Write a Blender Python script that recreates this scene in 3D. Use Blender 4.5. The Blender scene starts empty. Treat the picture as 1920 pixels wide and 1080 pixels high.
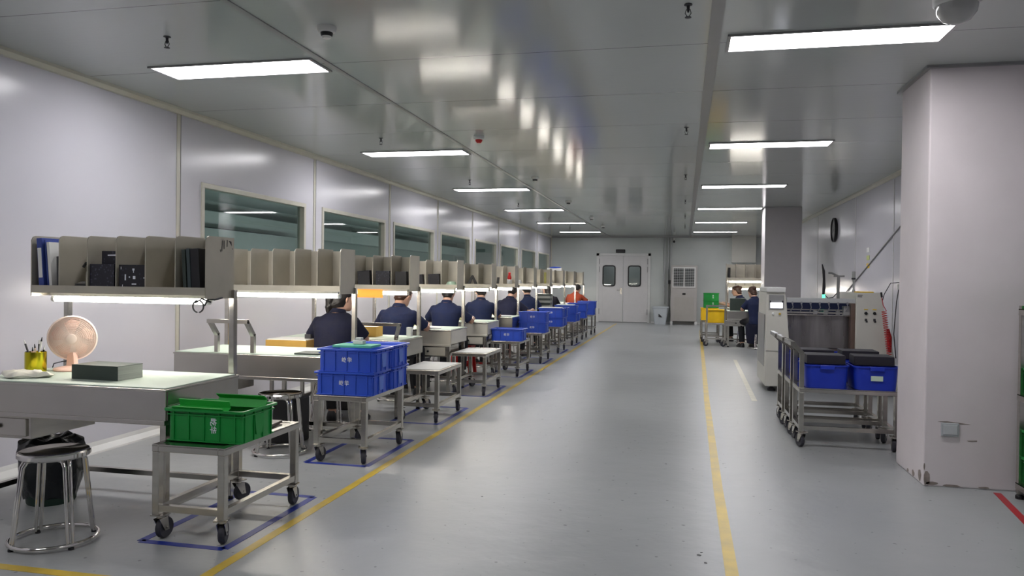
import bpy, bmesh, math, random
from mathutils import Vector, Matrix, Euler
random.seed(7)
PI = math.pi
C = bpy.context.scene.collection
sc = bpy.context.scene

# ------------------------------------------------------------------ camera
YAW, PITCH, ROLL = math.radians(12.588), math.radians(0.620), math.radians(0.720)
cd = bpy.data.cameras.new('camera'); cam = bpy.data.objects.new('camera', cd); C.objects.link(cam)
cd.sensor_width = 36; cd.lens = 1444.54 / 1920 * 36; cd.clip_start = .05; cd.clip_end = 200
fw = Vector((-math.sin(YAW) * math.cos(PITCH), math.cos(YAW) * math.cos(PITCH), -math.sin(PITCH)))
rt = Vector((math.cos(YAW), math.sin(YAW), 0)); up = rt.cross(fw)
r2 = rt * math.cos(ROLL) + up * math.sin(ROLL); u2 = up * math.cos(ROLL) - rt * math.sin(ROLL)
M = Matrix((r2, u2, -fw)).transposed().to_4x4(); M.translation = (0, 0, 1.344)
cam.matrix_world = M
sc.camera = cam

# ------------------------------------------------------------------ world, exposure
w = bpy.data.worlds.new('world'); sc.world = w; w.use_nodes = True
w.node_tree.nodes['Background'].inputs[0].default_value = (.6, .65, .7, 1)
w.node_tree.nodes['Background'].inputs[1].default_value = .02
sc.view_settings.view_transform = 'Standard'; sc.view_settings.look = 'None'
sc.view_settings.gamma = 1; sc.view_settings.use_curve_mapping = False
sc.view_settings.exposure = 1.46
PANEL_LIGHT = 9.5      # ceiling panels
TUBE_LIGHT = 18       # bench tubes
sc.cycles.max_bounces = 8; sc.cycles.diffuse_bounces = 4; sc.cycles.glossy_bounces = 4
sc.cycles.transparent_max_bounces = 12
sc.cycles.sample_clamp_indirect = 4

# ------------------------------------------------------------------ materials
def s2l(c):
    c = c / 255
    return c / 12.92 if c <= .04045 else ((c + .055) / 1.055) ** 2.4
def rgb(r, g, b): return (s2l(r), s2l(g), s2l(b), 1)
MATS = {}
def mat(name, col, rough=.5, metal=0, noise=0, nscale=8, bump=0, bscale=60, stretch=None, spec=.5, coat=0, ior=1.45, alpha=None):
    if name in MATS: return MATS[name]
    m = bpy.data.materials.new(name); m.use_nodes = True; n = m.node_tree.nodes; l = m.node_tree.links
    p = n['Principled BSDF']; p.inputs['Base Color'].default_value = col
    p.inputs['Roughness'].default_value = rough; p.inputs['Metallic'].default_value = metal
    p.inputs['Specular IOR Level'].default_value = spec; p.inputs['IOR'].default_value = ior
    p.inputs['Coat Weight'].default_value = coat
    tc = n.new('ShaderNodeTexCoord'); mp = n.new('ShaderNodeMapping')
    l.new(tc.outputs['Object'], mp.inputs['Vector'])
    if stretch: mp.inputs['Scale'].default_value = stretch
    nz = n.new('ShaderNodeTexNoise'); nz.inputs['Scale'].default_value = nscale; nz.inputs['Detail'].default_value = 4
    l.new(mp.outputs[0], nz.inputs['Vector'])
    if noise:
        mr = n.new('ShaderNodeMapRange'); mr.inputs['From Min'].default_value = .3; mr.inputs['From Max'].default_value = .7
        mr.inputs['To Min'].default_value = 1 - noise; mr.inputs['To Max'].default_value = 1 + noise
        l.new(nz.outputs['Fac'], mr.inputs['Value'])
        vm = n.new('ShaderNodeVectorMath'); vm.operation = 'SCALE'; vm.inputs[0].default_value = col[:3]
        l.new(mr.outputs[0], vm.inputs['Scale']); l.new(vm.outputs[0], p.inputs['Base Color'])
        m2 = n.new('ShaderNodeMapRange'); m2.inputs['To Min'].default_value = max(.02, rough * (1 - noise * 1.5)); m2.inputs['To Max'].default_value = rough * (1 + noise * 1.5)
        l.new(nz.outputs['Fac'], m2.inputs['Value']); l.new(m2.outputs[0], p.inputs['Roughness'])
    if bump:
        nb = n.new('ShaderNodeTexNoise'); nb.inputs['Scale'].default_value = bscale; nb.inputs['Detail'].default_value = 3
        l.new(mp.outputs[0], nb.inputs['Vector'])
        b = n.new('ShaderNodeBump'); b.inputs['Strength'].default_value = bump; b.inputs['Distance'].default_value = .01
        l.new(nb.outputs['Fac'], b.inputs['Height']); l.new(b.outputs[0], p.inputs['Normal'])
    MATS[name] = m; return m
def emit(name, col, strength):
    m = bpy.data.materials.new(name); m.use_nodes = True; n = m.node_tree.nodes; l = m.node_tree.links
    n.clear(); o = n.new('ShaderNodeOutputMaterial'); e = n.new('ShaderNodeEmission')
    e.inputs[0].default_value = col; e.inputs[1].default_value = strength; l.new(e.outputs[0], o.inputs[0])
    MATS[name] = m; return m

STEEL = mat('brushed_steel', (.50, .48, .44, 1), .23, 1, noise=.08, nscale=5, stretch=(1, 1, 6))
STEELW = mat('steel_sheet', (.52, .50, .465, 1), .24, 1, noise=.04, nscale=4, stretch=(1, 4, 1))
CHROME = mat('polished_chrome', (.72, .70, .68, 1), .09, 1, noise=.04, nscale=10)
SHELFM = mat('shelf_sheet', (.46, .43, .36, 1), .36, .35, noise=.06, nscale=6)
WALLM = mat('white_sandwich_panel', (.60, .59, .645, 1), .21, noise=.01, nscale=1.5)
WALLB = mat('grey_sandwich_panel', (.50, .53, .515, 1), .24, noise=.03, nscale=2)
TRIMC = mat('cream_aluminium', (.55, .53, .46, 1), .35, .1, noise=.04)
TRIMG = mat('grey_aluminium', (.30, .30, .30, 1), .35, .3, noise=.04)
WHITEP = mat('white_powder_coat', (.62, .62, .61, 1), .35, noise=.03)
CREAMP = mat('cream_machine_paint', (.55, .54, .49, 1), .4, noise=.02)
PLAST = mat('painted_plaster', (.70, .645, .66, 1), .75, noise=.04, nscale=3, bump=.08, bscale=25)
BLACK = mat('black_plastic', (.012, .012, .014, 1), .4, noise=.1)
DARK = mat('dark_grey_plastic', (.04, .04, .045, 1), .5, noise=.1)
RUBBER = mat('grey_rubber', (.035, .035, .045, 1), .55, noise=.15)
GREEN = mat('green_crate_plastic', (.006, .25, .04, 1), .38, noise=.08)
GREENL = mat('light_green_plastic', (.03, .42, .06, 1), .45, noise=.06)
BLUE = mat('blue_crate_plastic', (.028, .085, .55, 1), .35, noise=.07)
BLUED = mat('deep_blue_bin_plastic', (.010, .035, .42, 1), .38, noise=.07)
YELLOW = mat('yellow_crate_plastic', (.85, .55, .01, 1), .4, noise=.06)
RED = mat('red_plastic', (.55, .012, .012, 1), .4, noise=.06)
GLASS_TOP = mat('pale_green_table_mat', (.50, .58, .51, 1), .5, noise=.03, nscale=3)
WHITE = mat('white_plastic', (.72, .72, .70, 1), .6, noise=.03)
PAPER = mat('white_paper', (.8, .8, .78, 1), .8, noise=.03)
LETTER = mat('white_lettering', (.75, .78, .85, 1), .6, noise=.02)
BTAPE = mat('blue_floor_tape', (.012, .03, .26, 1), .45, noise=.15, nscale=15)
YTAPE = mat('yellow_floor_tape', (.60, .42, .05, 1), .35, noise=.18, nscale=6)
WTAPE = mat('white_floor_tape', (.6, .58, .48, 1), .35, noise=.15, nscale=8)
RTAPE = mat('red_floor_tape', (.42, .02, .03, 1), .45, noise=.12)
NAVY = mat('navy_cotton', (.007, .013, .050, 1), .9, noise=.12, nscale=14, bump=.3, bscale=30)
NAVYD = mat('dark_navy_cotton', (.006, .007, .025, 1), .9, noise=.12, nscale=14, bump=.3, bscale=30)
BLKC = mat('black_cotton', (.012, .010, .014, 1), .9, noise=.12, nscale=14, bump=.3, bscale=30)
ORANGE = mat('burnt_orange_cotton', (.26, .04, .014, 1), .9, noise=.1, nscale=14, bump=.3, bscale=30)
TROU = mat('black_trousers', (.010, .010, .013, 1), .9, noise=.1, bump=.2, bscale=30)
SKIN = mat('skin', (.55, .33, .24, 1), .55, noise=.05)
HAIR = mat('black_hair', (.010, .007, .006, 1), .45, noise=.3, nscale=40, stretch=(1, 1, .2))
HAIRB = mat('brown_hair', (.05, .022, .012, 1), .5, noise=.3, nscale=40, stretch=(1, 1, .2))
PINK = mat('pink_fan_plastic', (.92, .62, .52, 1), .4, noise=.03)
PINKL = mat('pale_pink_plastic', (.95, .78, .70, 1), .4, noise=.03)
GOLD = mat('brass_gold', (.62, .55, .03, 1), .22, 1, noise=.1)
KRAFT = mat('kraft_cardboard', (.50, .30, .07, 1), .8, noise=.08)
ORCARD = mat('orange_plastic_sleeve', (.85, .36, .10, 1), .5, noise=.04)
_n = ORCARD.node_tree.nodes; _l = ORCARD.node_tree.links      # thin sleeve lets the tube glow through
_t = _n.new('ShaderNodeBsdfTranslucent'); _t.inputs[0].default_value = (1, .50, .20, 1); _m = _n.new('ShaderNodeMixShader'); _m.inputs[0].default_value = .6
_l.new(_n['Principled BSDF'].outputs[0], _m.inputs[1]); _l.new(_t.outputs[0], _m.inputs[2]); _l.new(_m.outputs[0], _n['Material Output'].inputs[0])
DGREEN = mat('dark_green_board', (.035, .05, .042, 1), .45, noise=.12)
PAGES = mat('grey_page_edges', (.36, .38, .35, 1), .8, noise=.12, nscale=60, stretch=(.05, .05, 4))
BINDER = mat('blue_binder_card', (.04, .07, .30, 1), .45, noise=.05)
BLACKBAG = mat('black_bin_liner', (.008, .010, .013, 1), .28, noise=.2, bump=.9, bscale=9)
PIPE = mat('grey_pipe', (.42, .43, .43, 1), .4, noise=.03)
DSHEET = mat('smoky_machine_sheet', (.26, .25, .25, 1), .3, .8, noise=.35, nscale=2.5, stretch=(3, 1, .3))
MROOM = mat('grey_green_wall', (.28, .325, .31, 1), .5, noise=.04)

def print_mat(name, base, ink, scale, thr):
    m = bpy.data.materials.new(name); m.use_nodes = True; n = m.node_tree.nodes; l = m.node_tree.links
    p = n['Principled BSDF']; p.inputs['Roughness'].default_value = .5
    tc = n.new('ShaderNodeTexCoord'); v = n.new('ShaderNodeTexVoronoi'); v.inputs['Scale'].default_value = scale
    l.new(tc.outputs['Object'], v.inputs['Vector'])
    r = n.new('ShaderNodeValToRGB'); r.color_ramp.interpolation = 'CONSTANT'
    r.color_ramp.elements[0].color = ink; r.color_ramp.elements[1].position = thr; r.color_ramp.elements[1].color = base
    l.new(v.outputs['Distance'], r.inputs[0]); l.new(r.outputs[0], p.inputs['Base Color'])
    MATS[name] = m; return m
SPECK = print_mat('dark_printed_sleeve', (.012, .012, .022, 1), (.05, .05, .08, 1), 55, .28)
SPECKB = print_mat('black_printed_sleeve', (.010, .009, .014, 1), (.03, .03, .05, 1), 40, .2)

def floor_mat():
    m = bpy.data.materials.new('grey_epoxy_floor'); m.use_nodes = True; n = m.node_tree.nodes; l = m.node_tree.links
    p = n['Principled BSDF']; tc = n.new('ShaderNodeTexCoord')
    a = n.new('ShaderNodeTexNoise'); a.inputs['Scale'].default_value = .8; a.inputs['Detail'].default_value = 6
    l.new(tc.outputs['Object'], a.inputs['Vector'])
    r = n.new('ShaderNodeValToRGB')
    r.color_ramp.elements[0].position = .3; r.color_ramp.elements[0].color = (.31, .322, .328, 1)
    r.color_ramp.elements[1].position = .72; r.color_ramp.elements[1].color = (.36, .374, .378, 1)
    l.new(a.outputs['Fac'], r.inputs[0])
    sp = n.new('ShaderNodeTexNoise'); sp.inputs['Scale'].default_value = 30; sp.inputs['Detail'].default_value = 0
    l.new(tc.outputs['Object'], sp.inputs['Vector'])
    r3 = n.new('ShaderNodeValToRGB'); r3.color_ramp.elements[0].position = .80; r3.color_ramp.elements[0].color = (1, 1, 1, 1)
    r3.color_ramp.elements[1].position = .83; r3.color_ramp.elements[1].color = (.45, .45, .45, 1)
    l.new(sp.outputs['Fac'], r3.inputs[0])
    mx = n.new('ShaderNodeMix'); mx.data_type = 'RGBA'; mx.blend_type = 'MULTIPLY'; mx.inputs[0].default_value = 1
    l.new(r.outputs[0], mx.inputs[6]); l.new(r3.outputs[0], mx.inputs[7]); l.new(mx.outputs[2], p.inputs['Base Color'])
    r2_ = n.new('ShaderNodeMapRange'); r2_.inputs['To Min'].default_value = .29; r2_.inputs['To Max'].default_value = .36
    l.new(a.outputs['Fac'], r2_.inputs['Value']); l.new(r2_.outputs[0], p.inputs['Roughness'])
    b2 = n.new('ShaderNodeTexNoise'); b2.inputs['Scale'].default_value = 5; b2.inputs['Detail'].default_value = 3
    l.new(tc.outputs['Object'], b2.inputs['Vector'])
    b = n.new('ShaderNodeBump'); b.inputs['Strength'].default_value = .28; b.inputs['Distance'].default_value = .02
    l.new(b2.outputs['Fac'], b.inputs['Height']); l.new(b.outputs[0], p.inputs['Normal'])
    return m
def ceil_mat():
    m = bpy.data.materials.new('glossy_ceiling_panel'); m.use_nodes = True; n = m.node_tree.nodes; l = m.node_tree.links
    p = n['Principled BSDF']; tc = n.new('ShaderNodeTexCoord'); sep = n.new('ShaderNodeSeparateXYZ')
    l.new(tc.outputs['Object'], sep.inputs[0])
    # panel joints every 1.21 m across the room
    ma = n.new('ShaderNodeMath'); ma.operation = 'ADD'; ma.inputs[1].default_value = -.02
    l.new(sep.outputs['Y'], ma.inputs[0])
    md = n.new('ShaderNodeMath'); md.operation = 'PINGPONG'; md.inputs[1].default_value = .605; l.new(ma.outputs[0], md.inputs[0])
    lt = n.new('ShaderNodeMath'); lt.operation = 'LESS_THAN'; lt.inputs[1].default_value = .0035; l.new(md.outputs[0], lt.inputs[0])
    a = n.new('ShaderNodeTexNoise'); a.inputs['Scale'].default_value = .6; l.new(tc.outputs['Object'], a.inputs['Vector'])
    r = n.new('ShaderNodeValToRGB'); r.color_ramp.elements[0].color = (.44, .47, .455, 1); r.color_ramp.elements[1].color = (.50, .525, .505, 1)
    l.new(a.outputs['Fac'], r.inputs[0])
    mx = n.new('ShaderNodeMix'); mx.data_type = 'RGBA'; l.new(lt.outputs[0], mx.inputs[0]); l.new(r.outputs[0], mx.inputs[6])
    mx.inputs[7].default_value = (.12, .12, .12, 1); l.new(mx.outputs[2], p.inputs['Base Color'])
    p.inputs['Roughness'].default_value = .12; p.inputs['IOR'].default_value = 1.52
    # the sheet is rolled: shallow ripples running along X blur reflections lengthwise
    mp = n.new('ShaderNodeMapping'); mp.inputs['Scale'].default_value = (.6, 16, 1); l.new(tc.outputs['Object'], mp.inputs['Vector'])
    rp = n.new('ShaderNodeTexNoise'); rp.inputs['Scale'].default_value = 2.2; rp.inputs['Detail'].default_value = 3
    l.new(mp.outputs[0], rp.inputs['Vector'])
    b = n.new('ShaderNodeBump'); b.inputs['Strength'].default_value = .04; b.inputs['Distance'].default_value = .01
    l.new(rp.outputs['Fac'], b.inputs['Height']); l.new(b.outputs[0], p.inputs['Normal'])
    return m
def glass_mat(name, tint, dirt=.0):
    m = bpy.data.materials.new(name); m.use_nodes = True; n = m.node_tree.nodes; l = m.node_tree.links
    n.clear(); o = n.new('ShaderNodeOutputMaterial'); t = n.new('ShaderNodeBsdfTransparent'); t.inputs[0].default_value = tint
    g = n.new('ShaderNodeBsdfGlossy'); g.inputs['Roughness'].default_value = .02
    f = n.new('ShaderNodeFresnel'); gm = n.new('ShaderNodeNewGeometry'); im = n.new('ShaderNodeMapRange')
    im.inputs['To Min'].default_value = 1.5; im.inputs['To Max'].default_value = 1 / 1.5      # same Fresnel on both faces of the pane
    l.new(gm.outputs['Backfacing'], im.inputs['Value']); l.new(im.outputs[0], f.inputs['IOR'])
    nz = n.new('ShaderNodeTexNoise'); nz.inputs['Scale'].default_value = 3
    mr = n.new('ShaderNodeMapRange'); mr.inputs['To Min'].default_value = .01; mr.inputs['To Max'].default_value = .035
    l.new(nz.outputs['Fac'], mr.inputs['Value']); l.new(mr.outputs[0], g.inputs['Roughness'])
    mx = n.new('ShaderNodeMixShader'); l.new(f.outputs[0], mx.inputs[0]); l.new(t.outputs[0], mx.inputs[1]); l.new(g.outputs[0], mx.inputs[2])
    l.new(mx.outputs[0], o.inputs[0]); MATS[name] = m; return m
GLASS = glass_mat('tinted_window_glass', (.78, .83, .82, 1))
GLASSD = glass_mat('door_glass', (.8, .84, .84, 1))
EPANEL = emit('ceiling_panel_diffuser', (1, .98, 1, 1), PANEL_LIGHT)
ETUBE = emit('lit_tube', (1, .94, .84, 1), TUBE_LIGHT)
ESCREEN = emit('lit_screen', (.85, .88, 1, 1), 1.6)
EGREEN = emit('green_indicator', (.1, 1, .35, 1), 1.0)

# ------------------------------------------------------------------ mesh builder
class MB:
    def __init__(s): s.bm = bmesh.new()
    def box(s, x0, x1, y0, y1, z0, z1, bev=0, rot=None, piv=None):
        m = Matrix.Translation(((x0 + x1) / 2, (y0 + y1) / 2, (z0 + z1) / 2)) @ Matrix.Diagonal((abs(x1 - x0), abs(y1 - y0), abs(z1 - z0), 1))
        if rot is not None:
            R = Euler(rot).to_matrix().to_4x4(); pv = Vector(piv) if piv else Vector(((x0 + x1) / 2, (y0 + y1) / 2, (z0 + z1) / 2))
            m = Matrix.Translation(pv) @ R @ Matrix.Translation(-pv) @ m
        r = bmesh.ops.create_cube(s.bm, size=1, matrix=m)
        if bev:
            es = list({e for v in r['verts'] for e in v.link_edges})
            bmesh.ops.bevel(s.bm, geom=es, offset=bev, segments=2, profile=.6, affect='EDGES')
        return s
    def bar(s, p, q, a, b=None, upv=(0, 0, 1)):
        b = b or a; p, q = Vector(p), Vector(q); d = (q - p).normalized(); u = Vector(upv)
        if abs(d.dot(u)) > .95: u = Vector((0, 1, 0))
        x = d.cross(u).normalized(); y = x.cross(d)
        vs = [s.bm.verts.new(c + x * sx * a / 2 + y * sy * b / 2) for c in (p, q) for sx, sy in ((-1, -1), (1, -1), (1, 1), (-1, 1))]
        for f in ((0, 1, 2, 3), (7, 6, 5, 4), (0, 4, 5, 1), (1, 5, 6, 2), (2, 6, 7, 3), (3, 7, 4, 0)): s.bm.faces.new([vs[i] for i in f])
        return s
    def tube(s, pts, r, n=10, closed=False):
        pts = [Vector(p) for p in pts]; N = len(pts); rings = []
        rr = r if isinstance(r, (list, tuple)) else [r] * N
        ref = None
        for i, p in enumerate(pts):
            if closed: d = (pts[(i + 1) % N] - pts[i - 1]).normalized()
            else: d = ((pts[min(i + 1, N - 1)] - p).normalized() + (p - pts[max(i - 1, 0)]).normalized()).normalized()
            if ref is None: ref = Vector((0, 0, 1)) if abs(d.z) < .9 else Vector((1, 0, 0))
            x = d.cross(ref).normalized(); y = x.cross(d).normalized(); ref = y if not closed else ref
            rings.append([s.bm.verts.new(p + (x * math.cos(t) + y * math.sin(t)) * rr[i]) for t in [2 * PI * k / n for k in range(n)]])
        M_ = N if closed else N - 1
        for i in range(M_):
            a, b = rings[i], rings[(i + 1) % N]
            for k in range(n): s.bm.faces.new((a[k], a[(k + 1) % n], b[(k + 1) % n], b[k]))
        if not closed: s.bm.faces.new(rings[0][::-1]); s.bm.faces.new(rings[-1])
        return s
    def loft(s, rings, caps=(True, True)):
        R = [[s.bm.verts.new(v) for v in r] for r in rings]; n = len(R[0])
        for a, b in zip(R, R[1:]):
            for k in range(n): s.bm.faces.new((a[k], a[(k + 1) % n], b[(k + 1) % n], b[k]))
        if caps[0]: s.bm.faces.new(R[0][::-1])
        if caps[1]: s.bm.faces.new(R[-1])
        return s
    def lathe(s, prof, n=24, loc=(0, 0, 0), rot=None, caps=(True, True), sc_=(1, 1)):
        R = Euler(rot).to_matrix() if rot else Matrix.Identity(3); L = Vector(loc)
        rings = [[L + R @ Vector((r * math.cos(2 * PI * k / n) * sc_[0], r * math.sin(2 * PI * k / n) * sc_[1], z)) for k in range(n)] for r, z in prof]
        return s.loft(rings, caps)
    def prism(s, poly, a, b, axis='y'):
        def P(u, v, t): return {'x': (t, u, v), 'y': (u, t, v), 'z': (u, v, t)}[axis]
        return s.loft([[P(u, v, a) for u, v in poly], [P(u, v, b) for u, v in poly]])
    def build(s, name, m, parent=None, smooth=False, loc=None):
        bmesh.ops.recalc_face_normals(s.bm, faces=s.bm.faces)
        me = bpy.data.meshes.new(name); s.bm.to_mesh(me); s.bm.free(); me.materials.append(m)
        if smooth:
            for p in me.polygons: p.use_smooth = True
            try: me.set_sharp_from_angle(angle=math.radians(40))
            except Exception: pass
        o = bpy.data.objects.new(name, me); C.objects.link(o)
        if parent: o.parent = parent
        if loc: o.location = loc
        return o
def thing(name, label, cat, loc=(0, 0, 0), rz=0, group=None):
    o = bpy.data.objects.new(name, None); C.objects.link(o); o.empty_display_size = .1
    o.location = loc; o.rotation_euler = (0, 0, rz); return tag(o, label, cat, group)
def tag(o, label, cat, group=None):
    o['label'] = label; o['category'] = cat
    if group: o['group'] = group
    return o
def struct(o): o['kind'] = 'structure'; return o
def copy_tree(o, parent=None):
    c = o.copy(); C.objects.link(c); c.parent = parent
    for ch in list(o.children): copy_tree(ch, c)
    return c
def rrect(w, d, r, z, n=3, cx=0, cy=0):
    out = []
    for sx, sy, a0 in ((1, 1, 0), (-1, 1, PI / 2), (-1, -1, PI), (1, -1, 1.5 * PI)):
        for k in range(n + 1):
            a = a0 + k * PI / 2 / n
            out.append((cx + sx * (w / 2 - r) + r * math.cos(a), cy + sy * (d / 2 - r) + r * math.sin(a), z))
    return out
def text_mesh(txt, size, m, parent, mw, name='lettering', align='CENTER'):
    cu = bpy.data.curves.new('txt', 'FONT'); cu.body = txt; cu.size = size; cu.align_x = align; cu.align_y = 'CENTER'; cu.extrude = .0006
    cu.offset = .0006
    t = bpy.data.objects.new('txt', cu); C.objects.link(t); dg = bpy.context.evaluated_depsgraph_get()
    me = bpy.data.meshes.new_from_object(t.evaluated_get(dg)); bpy.data.objects.remove(t)
    me.materials.clear(); me.materials.append(m); me.transform(mw)
    o = bpy.data.objects.new(name, me); C.objects.link(o); o.parent = parent; return o

# ================================================================== SETTING
XL, XR, YB, H, Y0 = -4.33, 2.70, 25.2, 2.80, -7.0
struct(MB().box(XL, XR, Y0, YB, -.1, 0).build('floor', floor_mat()))
struct(MB().box(XL, XR, Y0, YB, H, H + .1).build('ceiling', ceil_mat()))
SEAMS = [5.94, 8.48, 10.89, 13.2, 15.52, 17.84, 20.28, 22.75, 25.1]
WIN = []
b = MB(); ZS, ZT = 1.14, 2.2
wins = [(6.27, 8.26), (8.68, 10.72), (11.05, 13.0), (13.38, 15.32), (15.72, 17.62), (18.05, 20.05), (20.5, 22.5), (22.95, 24.85)]
b.box(XL - .1, XL, Y0, wins[0][0], 0, H)
prev = wins[0][0]
for y0, y1 in wins:
    if y0 > prev: b.box(XL - .1, XL, prev, y0, 0, H)
    b.box(XL - .1, XL, y0, y1, 0, ZS); b.box(XL - .1, XL, y0, y1, ZT, H); prev = y1
b.box(XL - .1, XL, prev, YB, 0, H)
struct(b.build('wall_left', WALLM))
for i, (y0, y1) in enumerate(wins):
    e = struct(thing('window_%d' % (i + 1), 'x', 'x')); del e['label']; del e['category']
    e.location = (XL, (y0 + y1) / 2, ZS)
    hw = (y1 - y0) / 2; hh = ZT - ZS; f = MB(); t = .045
    for (a0, a1, c0, c1) in ((-hw, hw, 0, t), (-hw, hw, hh - t, hh), (-hw, -hw + t, t, hh - t), (hw - t, hw, t, hh - t)):
        f.box(-.07, .012, a0, a1, c0, c1, .003)
    f.build('window_frame', TRIMC, e)
    MB().box(-.05, -.042, -hw + t, hw - t, t, hh - t).build('window_pane', GLASS, e)
b = MB(); b.box(XR, XR + .1, Y0, YB, 0, H); struct(b.build('wall_right', WALLM))
# back wall with a door opening
DX0, DX1, DZ = -2.76, -1.10, 2.2
b = MB(); b.box(XL, DX0, YB, YB + .1, 0, H); b.box(DX1, XR, YB, YB + .1, 0, H); b.box(DX0, DX1, YB, YB + .1, DZ, H)
struct(b.build('wall_back', WALLB))
struct(MB().box(XL, XR, Y0 - .1, Y0, 0, H).build('wall_front', WALLM))
# trims
n = 1
def trim(b, m=TRIMC):
    global n
    o = struct(b.build('trim_%d' % n, m)); n += 1; return o
trim(MB().prism([(XL, H), (XL + .05, H), (XL + .045, H - .02), (XL + .02, H - .045), (XL, H - .05)], Y0, YB))
trim(MB().prism([(XR, H), (XR - .05, H), (XR - .045, H - .02), (XR - .02, H - .045), (XR, H - .05)], Y0, YB))
trim(MB().box(XL, XR, YB - .04, YB, H - .05, H), TRIMG)
for y in [3.5] + SEAMS[:-1]: trim(MB().box(XL, XL + .008, y - .022, y + .022, .08, H - .05, .002))
for y in SEAMS[:-1]: trim(MB().box(XL, XL + .010, y + .024, y + .030, .08, H - .05), TRIMG)
for y in (8.75, 11.06, 13.4, 17, 20.6): trim(MB().box(XR - .006, XR, y - .010, y + .010, .08, H - .05), WHITEP)
trim(MB().box(XL + .01, XL + .045, YB - .05, YB - .01, 0, H))
for x in (-3.9, -3.3, -.75, .48, 1.2): trim(MB().box(x - .006, x + .006, YB - .004, YB, .08, H - .05), WALLB)
b = MB(); b.box(-2.405, -2.365, Y0, YB - .04, H - .006, H); trim(b, TRIMG)
b = MB(); b.box(.12, .19, Y0, YB - .04, H - .008, H); trim(b, TRIMG)
o = MB().prism([(XL, 0), (XL + .05, 0), (XL + .045, .012), (XL + .012, .05), (XL, .08)], Y0, YB).build('baseboard_left', WHITEP); struct(o)
struct(MB().prism([(XR, 0), (XR - .05, 0), (XR - .045, .012), (XR - .012, .05), (XR, .08)], Y0, YB).build('baseboard_right', WHITEP))
b = MB(); b.box(XL + .05, DX0 - .06, YB - .03, YB, 0, .05); b.box(DX1 + .06, XR - .05, YB - .03, YB, 0, .05); struct(b.build('baseboard_back', WHITEP))
# light-coloured boxed duct in the far right corner
o = MB().box(1.44, 2.16, YB - .25, YB, 1.97, H, .004).build('trim_duct_box', CREAMP); struct(o); o.name = 'trim_%d' % n; n += 1
# columns
def column(name, x0, x1, y0, y1, m):
    b = MB(); b.box(x0, x1, y0, y1, 0, H, .01); o = b.build(name, m); return struct(o)
c1 = column('wall_column_near', 1.58, XR, 5.62, 6.30, PLAST)
trim(MB().box(1.55, XR, 5.59, 6.33, H - .018, H), TRIMG)
c2 = column('wall_column_far', 1.50, 2.17, 15.5, 16.15, mat('grey_white_paint', (.44, .42, .43, 1), .55, noise=.02))
# chipped plaster along the foot of the near column
chipm = mat('bare_grey_render', (.26, .22, .20, 1), .9, noise=.3, nscale=20, bump=.5, bscale=20)
b = MB()
for (x, z, w_, h_) in ((1.60, .055, .05, .11), (1.63, .02, .09, .03), (1.75, .012, .12, .018), (1.95, .012, .08, .014), (1.585, .13, .012, .05)):
    pts = [(x + w_ * (random.uniform(.35, .55)) * math.cos(a), max(.002, z + h_ * random.uniform(.35, .55) * math.sin(a))) for a in [2 * PI * k / 9 for k in range(9)]]
    b.prism(pts, 5.6185, 5.6215)
for (y, z, w_, h_) in ((5.70, .05, .07, .09), (5.85, .03, .06, .05), (5.98, .02, .05, .03)):
    pts = [(y + w_ * (random.uniform(.35, .55)) * math.cos(a), max(.002, z + h_ * random.uniform(.35, .55) * math.sin(a))) for a in [2 * PI * k / 9 for k in range(9)]]
    b.prism(pts, 1.5785, 1.5815, 'x')
b.build('chipped_plaster', chipm, c1)
b = MB()
b.prism([(1.66, .435), (1.72, .440), (1.80, .432), (1.86, .425), (1.80, .422), (1.70, .430)], 5.6185, 5.6215)
b.prism([(1.84, .318), (1.90, .322), (1.90, .312), (1.85, .310)], 5.6185, 5.6215)
b.build('plaster_scar', chipm, c1)

# adjoining room behind the left windows
struct(MB().box(-9.1, -9.0, 2, 30, 0, H).build('wall_adjoining_back', MROOM))
struct(MB().box(-9.0, XL - .1, 2, 30, -.1, 0).build('floor_adjoining', MROOM))
struct(MB().box(-9.0, XL - .1, 2, 30, H, H + .1).build('ceiling_adjoining', mat('adjoining_ceiling', (.44, .50, .48, 1), .4, noise=.04)))
struct(MB().box(-9.0, XL - .1, 1.9, 2.0, 0, H).build('wall_adjoining_near', MROOM))
struct(MB().box(-9.0, XL - .1, 30, 30.1, 0, H).build('wall_adjoining_far', MROOM))
b = MB(); b.box(-8.98, -8.6, 2, 30, 2.25, 2.55); struct(b.build('trim_adjoining_beam', mat('adjoining_beam', (.42, .46, .45, 1), .5, noise=.03)))
b = MB(); b.box(-8.4, -8.3, 10.4, 15.8, 0, 2.2); struct(b.build('wall_adjoining_partition', mat('adjoining_partition', (.34, .37, .36, 1), .45, noise=.03)))
for y in (6, 13, 20, 27):  # added unseen fill below the sill, brightens the room seen through the windows
    ld = bpy.data.lights.new('adjoining_lamp', 'AREA'); ld.shape = 'RECTANGLE'; ld.size = 3; ld.size_y = .5; ld.energy = 26; ld.color = (.92, 1, .98)
    lo = bpy.data.objects.new('adjoining_lamp', ld); C.objects.link(lo); lo.location = (XL - .15, y, .6); lo.rotation_euler = (PI / 2, 0, PI / 2)

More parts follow.
